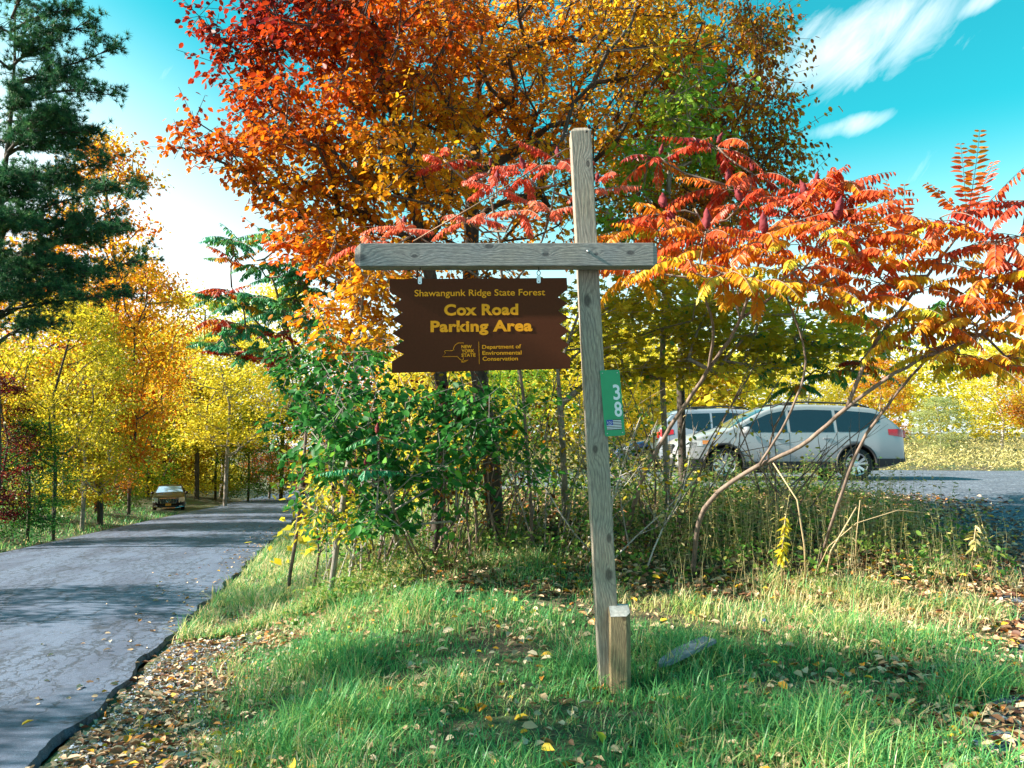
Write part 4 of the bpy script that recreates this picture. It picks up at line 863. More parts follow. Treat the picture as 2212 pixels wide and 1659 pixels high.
put_text('lettering', 'Department of', (948, 1097), (1293, 1091), 35, zg, sgo, ye, hs, .02)
put_text('lettering', 'Environmental', (950, 1150), (1297, 1146), 35, zg, sgo, ye, hs, .02)
put_text('lettering', 'Conservation', (952, 1202), (1265, 1198), 35, zg, sgo, ye, hs, .02)
put_text('lettering', 'NEW', (765, 1092), (857, 1090), 29, zg, sgo, ye, hs, .03)
put_text('lettering', 'YORK', (765, 1130), (880, 1128), 29, zg, sgo, ye, hs, .03)
put_text('lettering', 'STATE', (765, 1167), (890, 1165), 29, zg, sgo, ye, hs, .03)
em = MB(); em.prism([zg(x_, y_) - sgo - np.array([0, .0025, 0]) for x_, y_ in ((916, 1032), (920, 1032), (925, 1230), (921, 1230))], (0, .002, 0)).build('divider_line', ye, hs)
em = MB()
def stroke(pts, w=2.4):
    P = [zg(x_, y_) - sgo + np.array([0, -.001, 0]) for x_, y_ in pts]; em.tube(P, .0018 * w / 2.4, 5)
stroke([(783, 1050), (783, 1043), (735, 1045), (712, 1060), (703, 1075), (695, 1092), (698, 1104), (680, 1112), (640, 1112), (622, 1112), (615, 1120), (622, 1134), (597, 1165), (730, 1164), (742, 1178), (752, 1188), (764, 1194)])
stroke([(781, 1172), (781, 1190), (766, 1200), (762, 1192)]); stroke([(764, 1212), (800, 1198), (826, 1194), (800, 1208), (780, 1216), (764, 1212)])
em.build('state_outline', ye, hs)
for zx in (398, 1448):
    zt = 470 - (zx - 398) * .008
    br = MB(); P = [zg(zx + a, zt + c_) - sgo for a, c_ in ((-17, -8), (17, -8), (17, 46), (11, 54), (-11, 54), (-17, 46))]; br.prism([p - np.array([0, .006, 0]) for p in P], (0, .004, 0))
    bo_ = br.build('bracket', M['steel'], hs)
    sb_ = MB(); disc(sb_, zg(zx, zt + 38) - sgo - np.array([0, .006, 0]), .004, .002); sb_.build('screw', M['dark_iron'], bo_)
    hk = MB(); a_ = zg(zx, zt - 10, SY) - sgo; t_ = np.array([a_[0], .0, zg(zx, 360, BY)[2] - sgo[2] + .0])
    a2 = a_ + np.array([0, 0, 0]); c0 = a2 + np.array([0, 0, .02])
    hk.tube([c0 + np.array([math.cos(q) * .012, 0, math.sin(q) * .016]) for q in np.linspace(-PI / 2, 1.5 * PI, 12)], .003, 5, cap=False)
    hk.tube([c0 + np.array([0, 0, .016]), np.array([a2[0], .012, t_[2] + .03])], .003, 5); hk.build('hook', M['dark_iron'], hs, True)

# ------------------------------------------------------------------ house number plate
def zp(zx, zy, Y=5.412): return at((1366 + zx / 1.6193) / 1.8517, (1024 + zy / 1.6193) / 1.8517, Y)
c4 = [(1673, 740), (1800, 736), (1838, 1162), (1708, 1170)]
po_ = zp(1756, 1168); npl = thing('number_plate', 'green house number plate reading 38 above a small flag, on the signpost', 'sign', po_)
def bil(u_, v_): # u right 0..1, v down 0..1
    a = np.array(c4, float); t = a[0] * (1 - u_) + a[1] * u_; q = a[3] * (1 - u_) + a[2] * u_; return t * (1 - v_) + q * v_
pts = []
for (cu_, cv_, a0) in ((.09, .028, PI), (.91, .028, 1.5 * PI), (.91, .972, 0), (.09, .972, .5 * PI)):
    for q in np.linspace(0, PI / 2, 5):
        an = a0 + q; pts.append(bil(cu_ + .09 * math.cos(an), cv_ + .028 * math.sin(an)))
MB().prism([zp(*p) - po_ for p in pts], (0, .003, 0)).build('plate', M['plate_green'], npl)
put = lambda nm, s, u0, v0, u1, v1, mat, bold: put_text(nm, s, (u0, v1), (u1, v1), (v1 - v0), lambda U_, V_: zp(*bil(U_, V_)), po_, mat, npl, bold, dY=.0015)
put('digit', '3', .58, .225, .93, .455, M['plate_white'], .02); put('digit', '8', .57, .485, .95, .71, M['plate_white'], .02)
def quad(mb_, u0, v0, u1, v1, d): mb_.add([zp(*bil(u_, v_)) - po_ - np.array([0, d, 0]) for u_, v_ in ((u0, v0), (u1, v0), (u1, v1), (u0, v1))], [(0, 1, 2, 3)])
q = MB(); quad(q, .12, .752, .86, .905, .0012); q.build('flag', M['plate_white'], npl)
q = MB()
for i in range(7): quad(q, .12, .752 + i * .0235, .86, .752 + i * .0235 + .0115, .0018)
q.build('flag_stripes', M['flag_dark'], npl)
q = MB(); quad(q, .12, .752, .44, .835, .0024); q.build('flag_canton', M['flag_blue'], npl)
q = MB(); rp = [zp(*bil(.28 + .11 * math.cos(a), .793 + .03 * math.sin(a))) - po_ - np.array([0, .0028, 0]) for a in np.linspace(-.6, PI + .6, 14)]; q.tube(rp, .0014, 4)
rp = [zp(*bil(.28 + .05 * math.cos(a), .79 + .013 * math.sin(a))) - po_ - np.array([0, .0028, 0]) for a in np.linspace(0, 2 * PI, 9)]; q.tube(rp, .0012, 4, cap=False); q.build('flag_emblem', M['plate_white'], npl)
for u_, v_ in ((.12, .045), (.88, .045), (.12, .955), (.88, .955)):
    q = MB(); disc(q, zp(*bil(u_, v_)) - po_, .004, .002); q.build('screw', M['steel'], npl)

# ------------------------------------------------------------------ short post and plank
sb0 = g(1345, 1480); SBY = 5.33; x0 = at(1319, 1400, SBY)[0]; x1 = at(1364, 1400, SBY)[0]; zt = at(1340, 1333, SBY)[2]; zt2 = at(1345, 1305, SBY + .12)[2]; zb = at(1340, 1500, SBY)[2]
o_ = np.array([(x0 + x1) / 2, SBY + .06, zb]); wd = (x1 - x0) / 2; hh = zt - zb; h2 = max(zt2 - zb, hh + .02)
st = thing('short_post', 'short cut-off wooden stub standing in front of the signpost foot', 'post', o_)
wood('wood_stub', 2, [(.02, .5, .02)], (.36, .27, .15), (.1, .06, .04), (.42, .3, .14))
poly = [(-wd, -.06), (wd * .55, -.075), (wd, -.03), (wd, .06), (-wd, .06)]
V = [(x_, y_, 0) for x_, y_ in poly] + [(-wd, -.06, hh), (wd * .55, -.075, hh + .005), (wd, -.03, hh + .02), (wd, .06, h2), (-wd, .06, h2)]
bevel(MB().add(V, [(4, 3, 2, 1, 0)] + [(i, (i + 1) % 5, (i + 1) % 5 + 5, i + 5) for i in range(5)]).build('shaft', M['wood_stub'], st), .004)
simple('wood_endgrain', (.34, .32, .3), .8, var=.35, nscale=40)
MB().add([(v[0] * .97, v[1] * .97, v[2] + .002) for v in V[5:]], [(0, 1, 2, 3, 4)]).build('cut_top', M['wood_endgrain'], st)
p0 = g(1425, 1458) + np.array([0, 0, .05]); p1 = g(1535, 1425) + np.array([0, 0, .06]); o_ = p0; pl = thing('plank', 'weathered grey board end lying in the grass right of the short post', 'plank', o_)
d = p1 - p0; d[2] += .04; L = np.linalg.norm(d); d /= L; sd = np.array([-d[1], d[0], 0]); upv = np.cross(d, sd) * -1; upv = upv if upv[2] > 0 else -upv
pts = []
for f, w_ in ((0, .01), (.12, .05), (.4, .07), (.8, .07), (1, .06)):
    c_ = d * L * f + np.array([0, 0, .03 * math.sin(min(1, f * 1.3) * PI / 2)]); pts.append((c_, w_))
V = [];
for c_, w_ in pts: V += [c_ - sd * w_, c_ + sd * w_, c_ + sd * w_ + upv * .03, c_ - sd * w_ + upv * .03]
F = [(0, 1, 2, 3), (19, 18, 17, 16)] + [(j * 4 + i, j * 4 + (i + 1) % 4, j * 4 + 4 + (i + 1) % 4, j * 4 + 4 + i) for j in range(4) for i in range(4)]
bevel(MB().add(V, F).build('board', M['plank_grey'], pl), .004)
fl = g(1650, 1365) + np.array([0, 0, .1]); r_ = thing('chicory_flower', 'tiny blue flower in the grass right of the signpost', 'flower', fl)
q = MB()
for k in range(9):
    a = k * 2 * PI / 9; q.add([(0, 0, 0), (.012 * math.cos(a - .25), -.004, .012 * math.sin(a - .25)), (.018 * math.cos(a), -.006, .018 * math.sin(a)), (.012 * math.cos(a + .25), -.004, .012 * math.sin(a + .25))], [(0, 1, 2, 3)])
q.build('petals', M['flower_blue'], r_); MB().tube([(0, 0, 0), (.01, .01, -.05), (0, .01, -.1)], .0015, 4).build('stem', M['weeds'], r_)

# ------------------------------------------------------------------ cars
def lin(tab): xs = [t[0] for t in tab]; ys = [t[1] for t in tab]; return lambda x: float(np.interp(x, xs, ys))
def smooth_fn(tab, k=.05):
    f = lin(tab); return lambda x: (f(x - k) + 2 * f(x) + f(x + k)) / 4
def car(name, label, loc, rz, top_t, W_t, bot_t, g_t, wheels, wr, paint, wins, glassx, rearx, lights, tails, rails, seams, handles, mirror, front, group='cars parked by the road and in the lot', cladding=None, simple_wheels=False):
    root = thing(name, label, 'car', loc, rz, group)
    top = smooth_fn(top_t, .05); W = smooth_fn(W_t, .03); bot = lin(bot_t); gz = smooth_fn(g_t, .03)
    xa, xb_ = top_t[0][0], top_t[-1][0]; r = .07
    st_ = sorted(set(list(np.linspace(xa, xb_, 70)) + [xa + .02, xa + .05, xb_ - .02, xb_ - .05]))
    rings = []
    for x in st_:
        t = top(x); b1 = bot(x); w = W(x); rr = min(r, (t - b1) * .3); pts = [(w * gz(b1) * .9, b1 - .0)]
        for z in np.linspace(b1 + .03, t - rr, 12): pts.append((w * gz(z), z))
        y0 = w * gz(t - rr) - rr
        for a in np.linspace(.25, PI / 2, 4): pts.append((y0 + rr * math.cos(a), t - rr + rr * math.sin(a)))
        for f in (.7, .4, .15): pts.append((y0 * f, t + .03 * (1 - f * f)))
        full = pts + [(0, t + .03)] + [(-y, z) for y, z in reversed(pts)] + [(0, b1)]
        rings.append([(x, y, z) for y, z in full])
    nR = len(rings[0]); V = [p for r_i in rings for p in r_i]
    F = [(i * nR + k, i * nR + (k + 1) % nR, (i + 1) * nR + (k + 1) % nR, (i + 1) * nR + k) for i in range(len(rings) - 1) for k in range(nR)]
    F += [tuple(range(nR)), tuple((len(rings) - 1) * nR + k for k in range(nR - 1, -1, -1))]
    body = MB().add(V, F).build('body', M[paint], root, True)
    # wheel openings
    cut = MB()
    for wx in wheels: cut.tube([(wx, -1.2, wr * 1.02), (wx, 1.2, wr * 1.02)], wr * 1.16, 28)
    cm_ = cut.mesh('cutter'); cm_.materials.append(M['black_plastic']); co_ = bpy.data.objects.new('cutter', cm_); C.objects.link(co_); co_.parent = root
    body.data.materials.append(M['black_plastic'])
    md = body.modifiers.new('cut', 'BOOLEAN'); md.operation = 'DIFFERENCE'; md.object = co_; md.solver = 'EXACT'; md.material_mode = 'TRANSFER'
    # keep the tunnel dark: only cut near the sides, so use two cutters with a gap in the middle
    bpy.context.view_layer.update(); ev = body.evaluated_get(bpy.context.evaluated_depsgraph_get()); me2 = bpy.data.meshes.new_from_object(ev); body.modifiers.clear(); body.data = me2
    bpy.data.objects.remove(co_)
    Yf = lambda x, z: W(x) * gz(z)
    def patch(nm, x0, x1, zl, zu, mat, side, parent=root, off=.006, nx=14, nz=5):
        P = []; zl_ = zl if callable(zl) else (lambda x: zl); zu_ = zu if callable(zu) else (lambda x: zu)
        for i in range(nx + 1):
            x = x0 + (x1 - x0) * i / nx; a = zl_(x); b2 = max(zu_(x), a + .002)
            for j in range(nz + 1):
                z = a + (b2 - a) * j / nz; P.append((x, side * (Yf(x, z) + off), z))
        m_ = MB().add(P, [(i * (nz + 1) + j, (i + 1) * (nz + 1) + j, (i + 1) * (nz + 1) + j + 1, i * (nz + 1) + j + 1) for i in range(nx) for j in range(nz)])
        return m_.build(nm, M[mat], parent, True)
    for sd_ in (-1, 1):
        for (x0, x1, zl, zu) in wins: patch('window', x0, x1, zl, (lambda x, q=zu: min(q(x) if callable(q) else q, top(x) - .105)), 'car_glass', sd_, off=.005)
        for x in seams: patch('door_seam', x - .005, x + .005, .36, 1.0, 'black_plastic', sd_, off=.002, nx=1, nz=8)
        for (x, z) in handles:
            y = Yf(x, z) + .015; h_ = MB().box((x, sd_ * y, z), (.17, .028, .024)); bevel(h_.build('door_handle', M[paint], root), .008)
        mx, mz = mirror; y = Yf(mx, mz)
        h_ = MB(); h_.tube([(mx + .05, sd_ * (y + .05), mz), (mx + .04, sd_ * (y + .10), mz + .01), (mx, sd_ * (y + .16), mz + .01), (mx - .0, sd_ * (y + .21), mz)], [.05, .085, .085, .04], 10)
        h_.build('mirror', M[paint], root, True)
        for (x0, x1, zl, zu, mt) in lights: patch('headlight', x0, x1, zl, zu, mt, sd_, off=.008)
        for (x0, x1, zl, zu, mt) in tails: patch('taillight', x0, x1, zl, zu, mt, sd_, off=.008)
        if cladding: patch('cladding', xa + .03, xb_ - .03, lambda x: bot(x) + .035, cladding, 'black_plastic', sd_, off=.01, nx=60) if False else None
        if rails:
            x0, x1, ry = rails; q = MB(); xs = np.linspace(x0, x1, 9); q.tube([(x, sd_ * ry, top(x) + (.015 if i in (0, 8) else .06)) for i, x in enumerate(xs)], .018, 6)
            for x in (x0 + .35, x1 - .35): q.box((x, sd_ * ry, top(x) + .03), (.2, .03, .05))
            q.build('roof_rail', M['black_plastic'], root, True)
    def toppatch(nm, x0, x1, inset, mat):
        P = []; nx, ny = 10, 10
        for i in range(nx + 1):
            x = x0 + (x1 - x0) * i / nx; t = top(x); y0 = W(x) * gz(t - r) - r
            for j in range(ny + 1):
                f = -1 + 2 * j / ny; P.append((x, y0 * inset * f, t + .03 * (1 - (f * inset) ** 2) + .006))
        MB().add(P, [(i * (ny + 1) + j, i * (ny + 1) + j + 1, (i + 1) * (ny + 1) + j + 1, (i + 1) * (ny + 1) + j) for i in range(nx) for j in range(ny)]).build(nm, M[mat], root, True)
    toppatch('windshield', glassx[0], glassx[1], .97, 'windshield_painted_sky' if name == 'parked_sedan' else 'car_glass'); toppatch('rear_window', rearx[0], rearx[1], .93, 'car_glass')
    # sill cladding pieces between and beside the wheels
    if cladding:
        for sd_ in (-1, 1):
            xs = sorted(wheels); R2 = wr * 1.2
            for (x0, x1) in ((xs[0] + R2, xs[1] - R2), (xa + .05, xs[0] - R2), (xs[1] + R2, xb_ - .12)):
                patch('cladding', x0, x1, lambda x: bot(x) + .03, lambda x: cladding + (0.06 if (x < xs[0] or x > xs[1]) else 0), 'black_plastic', sd_, off=.012)
            for wx in xs:
                y = Yf(wx, .5) + .004; pr = [(wx + wr * 1.2 * math.cos(a), sd_ * y, wr * 1.02 + wr * 1.2 * math.sin(a)) for a in np.linspace(-.15, PI + .15, 18)]
                MB().tube(pr, .028, 6).build('arch_trim', M['black_plastic'], root, True)
    for wx in wheels:
        for sd_ in (-1, 1):
            yo = W(wx) * .985
            we = bpy.data.objects.new('wheel', None); C.objects.link(we); we.parent = root; we.location = (wx, sd_ * yo, wr); we.rotation_euler = (0, 0, 0 if sd_ > 0 else PI)
            prof = [(wr * .66, -.0), (wr * .72, .005), (wr * .93, 0), (wr, -.03), (wr, -.19), (wr * .9, -.22), (wr * .6, -.22)]; nS = 32; V = []
            for k in range(nS):
                a = 2 * PI * k / nS
                for rr, yy in prof: V.append((rr * math.cos(a), yy, rr * math.sin(a)))
            m_ = len(prof); MB().add(V, [(k * m_ + j, k * m_ + j + 1, ((k + 1) % nS) * m_ + j + 1, ((k + 1) % nS) * m_ + j) for k in range(nS) for j in range(m_ - 1)]).build('tyre', M['tyre_rubber'], we, True)
            q = MB(); q.tube([(0, -.1, 0), (0, -.09, 0)], wr * .67, 24); q.build('brake_disc', M['black_plastic'], we)
            q = MB()
            for k in range(5):
                for dd in (-.16, .16):
                    a = 2 * PI * k / 5 + PI / 2 + dd; a2 = 2 * PI * k / 5 + PI / 2 + dd * 1.7; n_ = np.array([-math.sin(a), 0, math.cos(a)]); c0 = np.array([math.cos(a) * wr * .1, -.035, math.sin(a) * wr * .1]); c1 = np.array([math.cos(a2) * wr * .66, -.012, math.sin(a2) * wr * .66])
                    n2 = np.array([-math.sin(a2), 0, math.cos(a2)])
                    q.add([c0 - n_ * .02, c0 + n_ * .02, c1 + n2 * .03, c1 - n2 * .03, c0 - n_ * .02 + np.array([0, -.03, 0]), c0 + n_ * .02 + np.array([0, -.03, 0]), c1 + n2 * .03 + np.array([0, -.03, 0]), c1 - n2 * .03 + np.array([0, -.03, 0])], [(0, 1, 2, 3), (7, 6, 5, 4), (0, 4, 5, 1), (1, 5, 6, 2), (2, 6, 7, 3), (3, 7, 4, 0)])
            q.tube([(0, -.06, 0), (0, -.012, 0), (0, -.006, 0)], [wr * .17, wr * .17, wr * .1], 14)
            for rr in (wr * .67,):
                V = []; nS = 32
                for k in range(nS):
                    a = 2 * PI * k / nS
                    for r2, y2 in ((rr, .006), (rr * .94, -.004), (rr * .93, -.05), (rr, -.05)): V.append((r2 * math.cos(a), y2, r2 * math.sin(a)))
                q.add(V, [(k * 4 + j, k * 4 + (j + 1) % 4, ((k + 1) % nS) * 4 + (j + 1) % 4, ((k + 1) % nS) * 4 + j) for k in range(nS) for j in range(4)])
            q.build('rim', M['alloy'], we)
    # underbody
    bevel(MB().box(((xa + xb_) / 2, 0, .3), ((xb_ - xa) * .8, 1.2, .2)).build('underbody', M['black_plastic'], root), .03)
    front(root, xb_, xa, Yf, top)
    return root
WAG_TOP = [(-2.41, .72), (-2.39, .95), (-2.34, 1.07), (-2.24, 1.16), (-1.93, 1.43), (-1.84, 1.495), (-1.7, 1.525), (-1.2, 1.565), (-.4, 1.59), (.1, 1.57), (.45, 1.5), (.75, 1.37), (1.25, 1.1), (1.4, 1.04), (1.8, .97), (2.15, .87), (2.3, .78), (2.38, .68), (2.41, .6)]
WAG_W = [(-2.41, .7), (-2.37, .8), (-2.25, .86), (-1.8, .91), (-1, .92), (1.4, .92), (1.9, .89), (2.15, .82), (2.3, .7), (2.38, .56), (2.41, .45)]
WAG_B = [(-2.41, .45), (-2.2, .33), (-1.9, .26), (1.9, .26), (2.2, .25), (2.41, .3)]
WAG_G = [(.2, .93), (.35, .985), (.5, 1.0), (.7, 1.0), (.85, .99), (1.0, .965), (1.1, .93), (1.3, .86), (1.5, .785), (1.65, .73)]
def wagfront(plate='plate_yellow', rear=False):
    def f(root, xf, xa, Yf, top):
        q = MB(); q.box((xf - .015, 0, .66), (.07, .92, .2)); bevel(q.build('grille', M['black_plastic'], root), .02)
        q = MB()
        for i in range(4): q.box((xf + .028, 0, .59 + i * .045), (.012, .9, .012))
        q.box((xf + .03, 0, .66), (.014, .16, .08)); q.build('grille_bar', M['chrome'], root)
        bevel(MB().box((xf - .05, 0, .38), (.16, 1.1, .18)).build('bumper', M['black_plastic'], root), .03)
        bevel(MB().box((xf + .04, 0, .47), (.012, .3, .15)).build('license_plate', M[plate], root), .003)
        bevel(MB().box((xa + .05, 0, .5), (.14, 1.45, .24)).build('bumper', M['black_plastic'], root), .03)
        bevel(MB().box((xa - .02, 0, .85), (.03, .5, .14)).build('license_plate', M[plate], root), .003)
        for s in (-1, 1):
            bevel(MB().box((xa + .03, s * .66, .97), (.09, .2, .17)).build('taillight', M['red_lens'], root), .02)
    return f
def wag_z(x): return hgt(x, 17.5)
wx = (at(1957, 950, 16.75)[0] + at(1957, 950, 16.75)[0] - 4.82) / 2
car('parked_wagon', 'silver station wagon seen from the side, nearest car in the lot, nose to the left', (wx, 17.55, .8), PI, WAG_TOP, WAG_W, WAG_B, WAG_G, (-1.32, 1.43), .345, 'silver_paint',
    [(.1, 1.05, lambda x: 1.01, 9), (-.88, .03, lambda x: 1.015, 9), (-1.86, -.95, lambda x: 1.02 + max(0, (-1.4 - x)) * .45, 9)], (.5, 1.28), (-2.25, -2.05),
    [(1.86, 2.27, lambda x: .70 + (2.2 - x) * .08, lambda x: .82 + (2.2 - x) * .05, 'clear_lens'), (1.98, 2.14, .73, .8, 'black_plastic'), (1.74, 1.87, .76, .84, 'amber_lens')],
    [(-2.37, -2.02, lambda x: .9 + (x + 2.37) * .15, lambda x: 1.08 - (x + 2.37) * .02, 'red_lens')], (-1.75, .35, .6), (.06, -.93, 1.1), ((-.72, .88), (.28, .87)), (.95, 1.03), wagfront(), cladding=.4)
HAT_TOP = [(-2.2, .8), (-2.18, 1.0), (-2.1, 1.2), (-1.85, 1.5), (-1.75, 1.58), (-1.4, 1.63), (-.4, 1.66), (.2, 1.62), (.55, 1.5), (1.25, 1.1), (1.4, 1.05), (1.9, .93), (2.1, .82), (2.2, .6)]
HAT_W = [(-2.2, .7), (-2.15, .82), (-2, .86), (-1.5, .89), (1.4, .89), (1.8, .85), (2.05, .72), (2.2, .5)]
hx = at(1425, 940, 21)[0]
car('parked_hatchback', 'silver blue compact car with red tail lamp, second car, behind the wagon nose', (hx + 2.1, 21.4, .8), 0, HAT_TOP, HAT_W, [(-2.2, .4), (-1.9, .26), (2.2, .28)], [(a, b * 1.0) for a, b in WAG_G], (-1.3, 1.3), .33, 'silver_blue_paint',
    [(.1, 1.0, lambda x: 1.02, 9), (-.8, .03, lambda x: 1.03, 9), (-1.6, -.86, lambda x: 1.04 + max(0, (-1.1 - x)) * .3, 9)], (.5, 1.2), (-2.08, -1.86),
    [(1.7, 2.08, .7, .82, 'clear_lens')], [(-2.16, -1.82, lambda x: .93 + (x + 2.16) * .2, lambda x: 1.12, 'red_lens')], (-1.6, .2, .6), (.06, -.84), ((-.65, .9), (.25, .9)), (.9, 1.06), wagfront(), cladding=.38)
nx_ = at(1335, 960, 24)[0]
car('parked_car', 'dark blue car farthest left in the lot, mostly hidden by weeds', (nx_ + 2.2, 24.6, .72), PI, [(t[0] * .95, t[1] * .88) for t in WAG_TOP], WAG_W, WAG_B, [(a * .9, b) for a, b in WAG_G], (-1.32, 1.4), .33, 'navy_paint',
    [(.1, 1.0, .9, 9), (-.85, .03, .9, 9), (-1.8, -.92, .92, 9)], (.48, 1.22), (-2.2, -1.95), [(1.75, 2.2, .62, .74, 'clear_lens')], [(-2.25, -1.95, .82, .96, 'red_lens')], None, (.06, -.9), ((-.7, .8), (.28, .8)), (.95, .94), wagfront())
SED_TOP = [(-2.4, .6), (-2.36, .95), (-2.2, 1.03), (-1.7, 1.08), (-1.05, 1.36), (-.6, 1.41), (.0, 1.42), (.3, 1.38), (1.1, 1.02), (1.25, .98), (2.0, .88), (2.3, .76), (2.38, .62), (2.4, .5)]
SED_W = [(-2.4, .7), (-2.3, .84), (-1.8, .9), (1.6, .92), (2.1, .88), (2.3, .8), (2.38, .72), (2.4, .66)]
SED_G = [(.15, .94), (.3, .99), (.5, 1.0), (.75, .99), (.95, .95), (1.1, .88), (1.3, .79), (1.42, .74)]
def sedfront(root, xf, xa, Yf, top):
    q = MB(); q.add([(xf + .01, -.5, .78), (xf + .01, .5, .78), (xf + .02, .4, .46), (xf + .02, -.4, .46)], [(0, 1, 2, 3)]); q.build('grille', M['black_plastic'], root)
    q = MB(); fr = [(xf + .03, -.5, .78), (xf + .03, .5, .78), (xf + .04, .4, .46), (xf + .04, -.4, .46)]
    for i in range(4): q.tube([fr[i], fr[(i + 1) % 4]], .018, 5)
    for i in range(3): q.box((xf + .035, 0, .54 + i * .08), (.02, .84, .014))
    for y in (-.28, -.14, .14, .28): q.box((xf + .036, y, .62), (.02, .014, .3))
    q.build('grille_bar', M['chrome'], root)
    q = MB(); q.tube([(xf + .05, .1 * math.cos(a), .63 + .085 * math.sin(a)) for a in np.linspace(0, 2 * PI, 15)], .014, 5, cap=False)
    q.add([(xf + .06, -.05, .67), (xf + .06, .05, .67), (xf + .06, .04, .62), (xf + .06, 0, .58), (xf + .06, -.04, .62)], [(0, 1, 2, 3, 4)]); q.build('emblem', M['chrome'], root)
    for s in (-1, 1):
        q = MB(); q.add([(xf + .0, s * .56, .8), (xf - .1, s * .86, .84), (xf - .08, s * .88, .56), (xf + .02, s * .58, .5)], [(0, 1, 2, 3)]); q.add([(xf - .1, s * .86, .84), (xf - .4, s * .905, .88), (xf - .3, s * .91, .7), (xf - .08, s * .88, .56)], [(0, 1, 2, 3)]); q.build('headlight', M['clear_lens'], root)
        bevel(MB().box((xf - .0, s * .68, .32), (.06, .16, .07)).build('fog_lamp', M['clear_lens'], root), .02)
    bevel(MB().box((xf + .0, 0, .3), (.1, 1.0, .1)).build('lower_grille', M['black_plastic'], root), .02)
    MB().tube([(xf - .02, -.85, .29), (xf + .06, -.4, .21), (xf + .06, .4, .21), (xf - .02, .85, .29)], .014, 5).build('chrome_strip', M['chrome'], root)
    bevel(MB().box((xf + .06, 0, .4), (.02, .32, .15)).build('license_plate', M['plate_yellow'], root), .003)
    for s in (-1, 1): bevel(MB().box((xa + .02, s * .7, .9), (.08, .2, .2)).build('taillight', M['red_lens'], root), .02)
sx_ = at(364, 1100, 48); fz = float(hgt(sx_[0] - .5, 49.1))
car('parked_sedan', 'dark brown sedan parked facing us on the left shoulder of the road', (sx_[0] - .95, 50.4, fz + .0), R(-69), SED_TOP, SED_W, [(-2.4, .35), (-2, .22), (2, .2), (2.4, .22)], SED_G, (-1.42, 1.45), .34, 'brown_black_paint',
    [(.05, .95, .94, 9), (-.95, -.02, .95, 9)], (.34, 1.07), (-1.6, -1.1), [], [], None, (.02, -1.0), ((-.75, .85), (.2, .84)), (.85, 1.0), sedfront)

# ------------------------------------------------------------------ camera, light, sky
cd = bpy.data.cameras.new('camera'); cam = bpy.data.objects.new('camera', cd); C.objects.link(cam)
cam.location = tuple(CAM); cam.rotation_euler = (PI / 2 + PITCH, 0, 0); cd.sensor_width = 36; cd.lens = 36 * FP / 2212; cd.clip_end = 3000; cd.clip_start = .05
bpy.context.scene.camera = cam
SUN = np.array([-.84, -.07, .53]); SUN /= np.linalg.norm(SUN)
ld = bpy.data.lights.new('sun', 'SUN'); ld.energy = 5.0; ld.angle = R(.5); ld.color = (1.0, .93, .8); so = bpy.data.objects.new('sun', ld); C.objects.link(so)
so.rotation_euler = Vector([float(v) for v in SUN]).to_track_quat('Z', 'Y').to_euler(); so.location = (-20, 10, 30)
w = bpy.data.worlds.new('World'); bpy.context.scene.world = w; w.use_nodes = True; nt = w.node_tree; nt.nodes.clear()
out = nt.nodes.new('ShaderNodeOutputWorld'); bg = nt.nodes.new('ShaderNodeBackground'); nt.links.new(bg.outputs[0], out.inputs[0])
sky = nt.nodes.new('ShaderNodeTexSky'); sky.sky_type = 'NISHITA'; sky.sun_disc = False; sky.sun_elevation = math.asin(SUN[2]); sky.sun_rotation = math.atan2(SUN[0], SUN[1])
sky.air_density = 1.0; sky.dust_density = 1.0; sky.ozone_density = 1.0
tc = N(nt, 'ShaderNodeTexCoord').outputs['Generated']; sp_ = N(nt, 'ShaderNodeSeparateXYZ', {0: tc})
X_, Y_, Z_ = sp_.outputs[0], sp_.outputs[1], sp_.outputs[2]
Yc = math_(nt, 'MAXIMUM', Y_, .05); U_ = math_(nt, 'DIVIDE', X_, Yc); V_ = math_(nt, 'DIVIDE', Z_, Yc)
tint = mixc(nt, 1.0, sky.outputs[0], (.08, .88, .68), 'MULTIPLY')
# hazy white low in the sky, strongest toward the sun side
hz = math_(nt, 'ADD', math_(nt, 'MULTIPLY', Z_, 2.3), math_(nt, 'MULTIPLY', X_, 1.15))
hzf = N(nt, 'ShaderNodeMapRange', {'Value': hz, 'From Min': -.1, 'From Max': .68, 'To Min': 1.0, 'To Max': 0.0}, interpolation_type='SMOOTHSTEP').outputs[0]
hz2 = N(nt, 'ShaderNodeMapRange', {'Value': Z_, 'From Min': .06, 'From Max': .36, 'To Min': .95, 'To Max': 0.0}, interpolation_type='SMOOTHSTEP').outputs[0]
hzf = math_(nt, 'MAXIMUM', hzf, hz2)
skyc = mixc(nt, hzf, tint, (4.3, 4.9, 5.2))
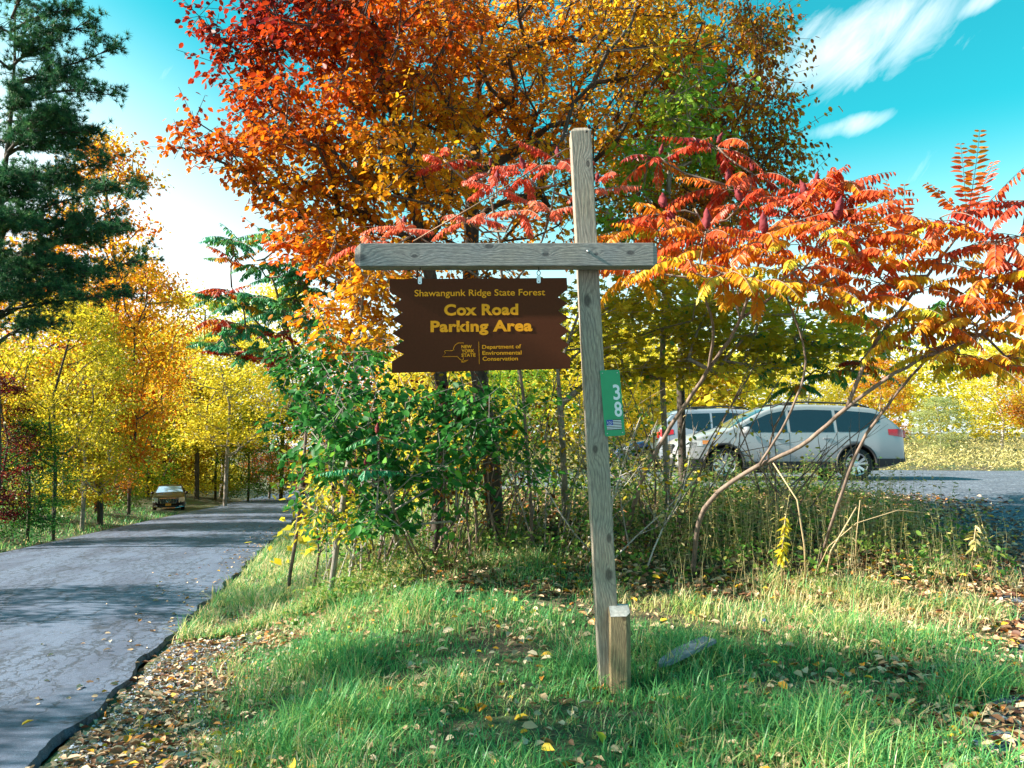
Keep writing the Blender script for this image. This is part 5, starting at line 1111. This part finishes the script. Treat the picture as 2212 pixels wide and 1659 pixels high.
# wisps of cirrus
def ell(cx, cy, ca, la, lb):
    du = math_(nt, 'SUBTRACT', U_, cx); dv = math_(nt, 'SUBTRACT', V_, cy); c_, s_ = math.cos(ca), math.sin(ca)
    a = math_(nt, 'DIVIDE', math_(nt, 'ADD', math_(nt, 'MULTIPLY', du, c_), math_(nt, 'MULTIPLY', dv, s_)), la); b2 = math_(nt, 'DIVIDE', math_(nt, 'SUBTRACT', math_(nt, 'MULTIPLY', dv, c_), math_(nt, 'MULTIPLY', du, s_)), lb)
    d = math_(nt, 'SQRT', math_(nt, 'ADD', math_(nt, 'MULTIPLY', a, a), math_(nt, 'MULTIPLY', b2, b2)))
    return N(nt, 'ShaderNodeMapRange', {'Value': d, 'From Min': .1, 'From Max': 1.0, 'To Min': 1.0, 'To Max': 0.0}, interpolation_type='SMOOTHSTEP').outputs[0]
uv = N(nt, 'ShaderNodeCombineXYZ', {0: U_, 1: V_}).outputs[0]
wis = noise(nt, mapping(nt, mapping(nt, uv, (1, 1, 1), rot=(0, 0, R(-48))), (3, 11, 1)), 2.2, 8, .6, .5)
wis2 = noise(nt, mapping(nt, uv, (5, 5, 1)), 2.2, 5, .6)
e1 = ell(.45, .515, R(22), .24, .085); e2 = ell(.43, .402, R(14), .1, .022); e3 = ell(.62, .575, R(35), .1, .02)
em_ = math_(nt, 'MAXIMUM', math_(nt, 'MAXIMUM', math_(nt, 'MULTIPLY', e1, 1.05), math_(nt, 'MULTIPLY', e2, .9)), math_(nt, 'MULTIPLY', e3, .9))
cf = N(nt, 'ShaderNodeMapRange', {'Value': math_(nt, 'ADD', wis, math_(nt, 'MULTIPLY', em_, .5)), 'From Min': .66, 'From Max': 1.3, 'To Min': 0.0, 'To Max': .95}).outputs[0]
cf = math_(nt, 'MINIMUM', cf, 1.0); cf = math_(nt, 'MULTIPLY', cf, math_(nt, 'GREATER_THAN', Y_, .1))
skyc = mixc(nt, cf, skyc, (4.8, 4.9, 5.0))
nt.links.new(skyc, bg.inputs[0]); bg.inputs[1].default_value = .105
sc_ = bpy.context.scene; sc_.view_settings.view_transform = 'Standard'; sc_.view_settings.look = 'None'; sc_.view_settings.exposure = 1.68; sc_.view_settings.gamma = 1
sc_.render.resolution_x = 1024; sc_.render.resolution_y = 768; sc_.render.engine = 'CYCLES'
sc_.cycles.max_bounces = 5; sc_.cycles.diffuse_bounces = 3; sc_.cycles.transmission_bounces = 3; sc_.cycles.caustics_reflective = False; sc_.cycles.caustics_refractive = False
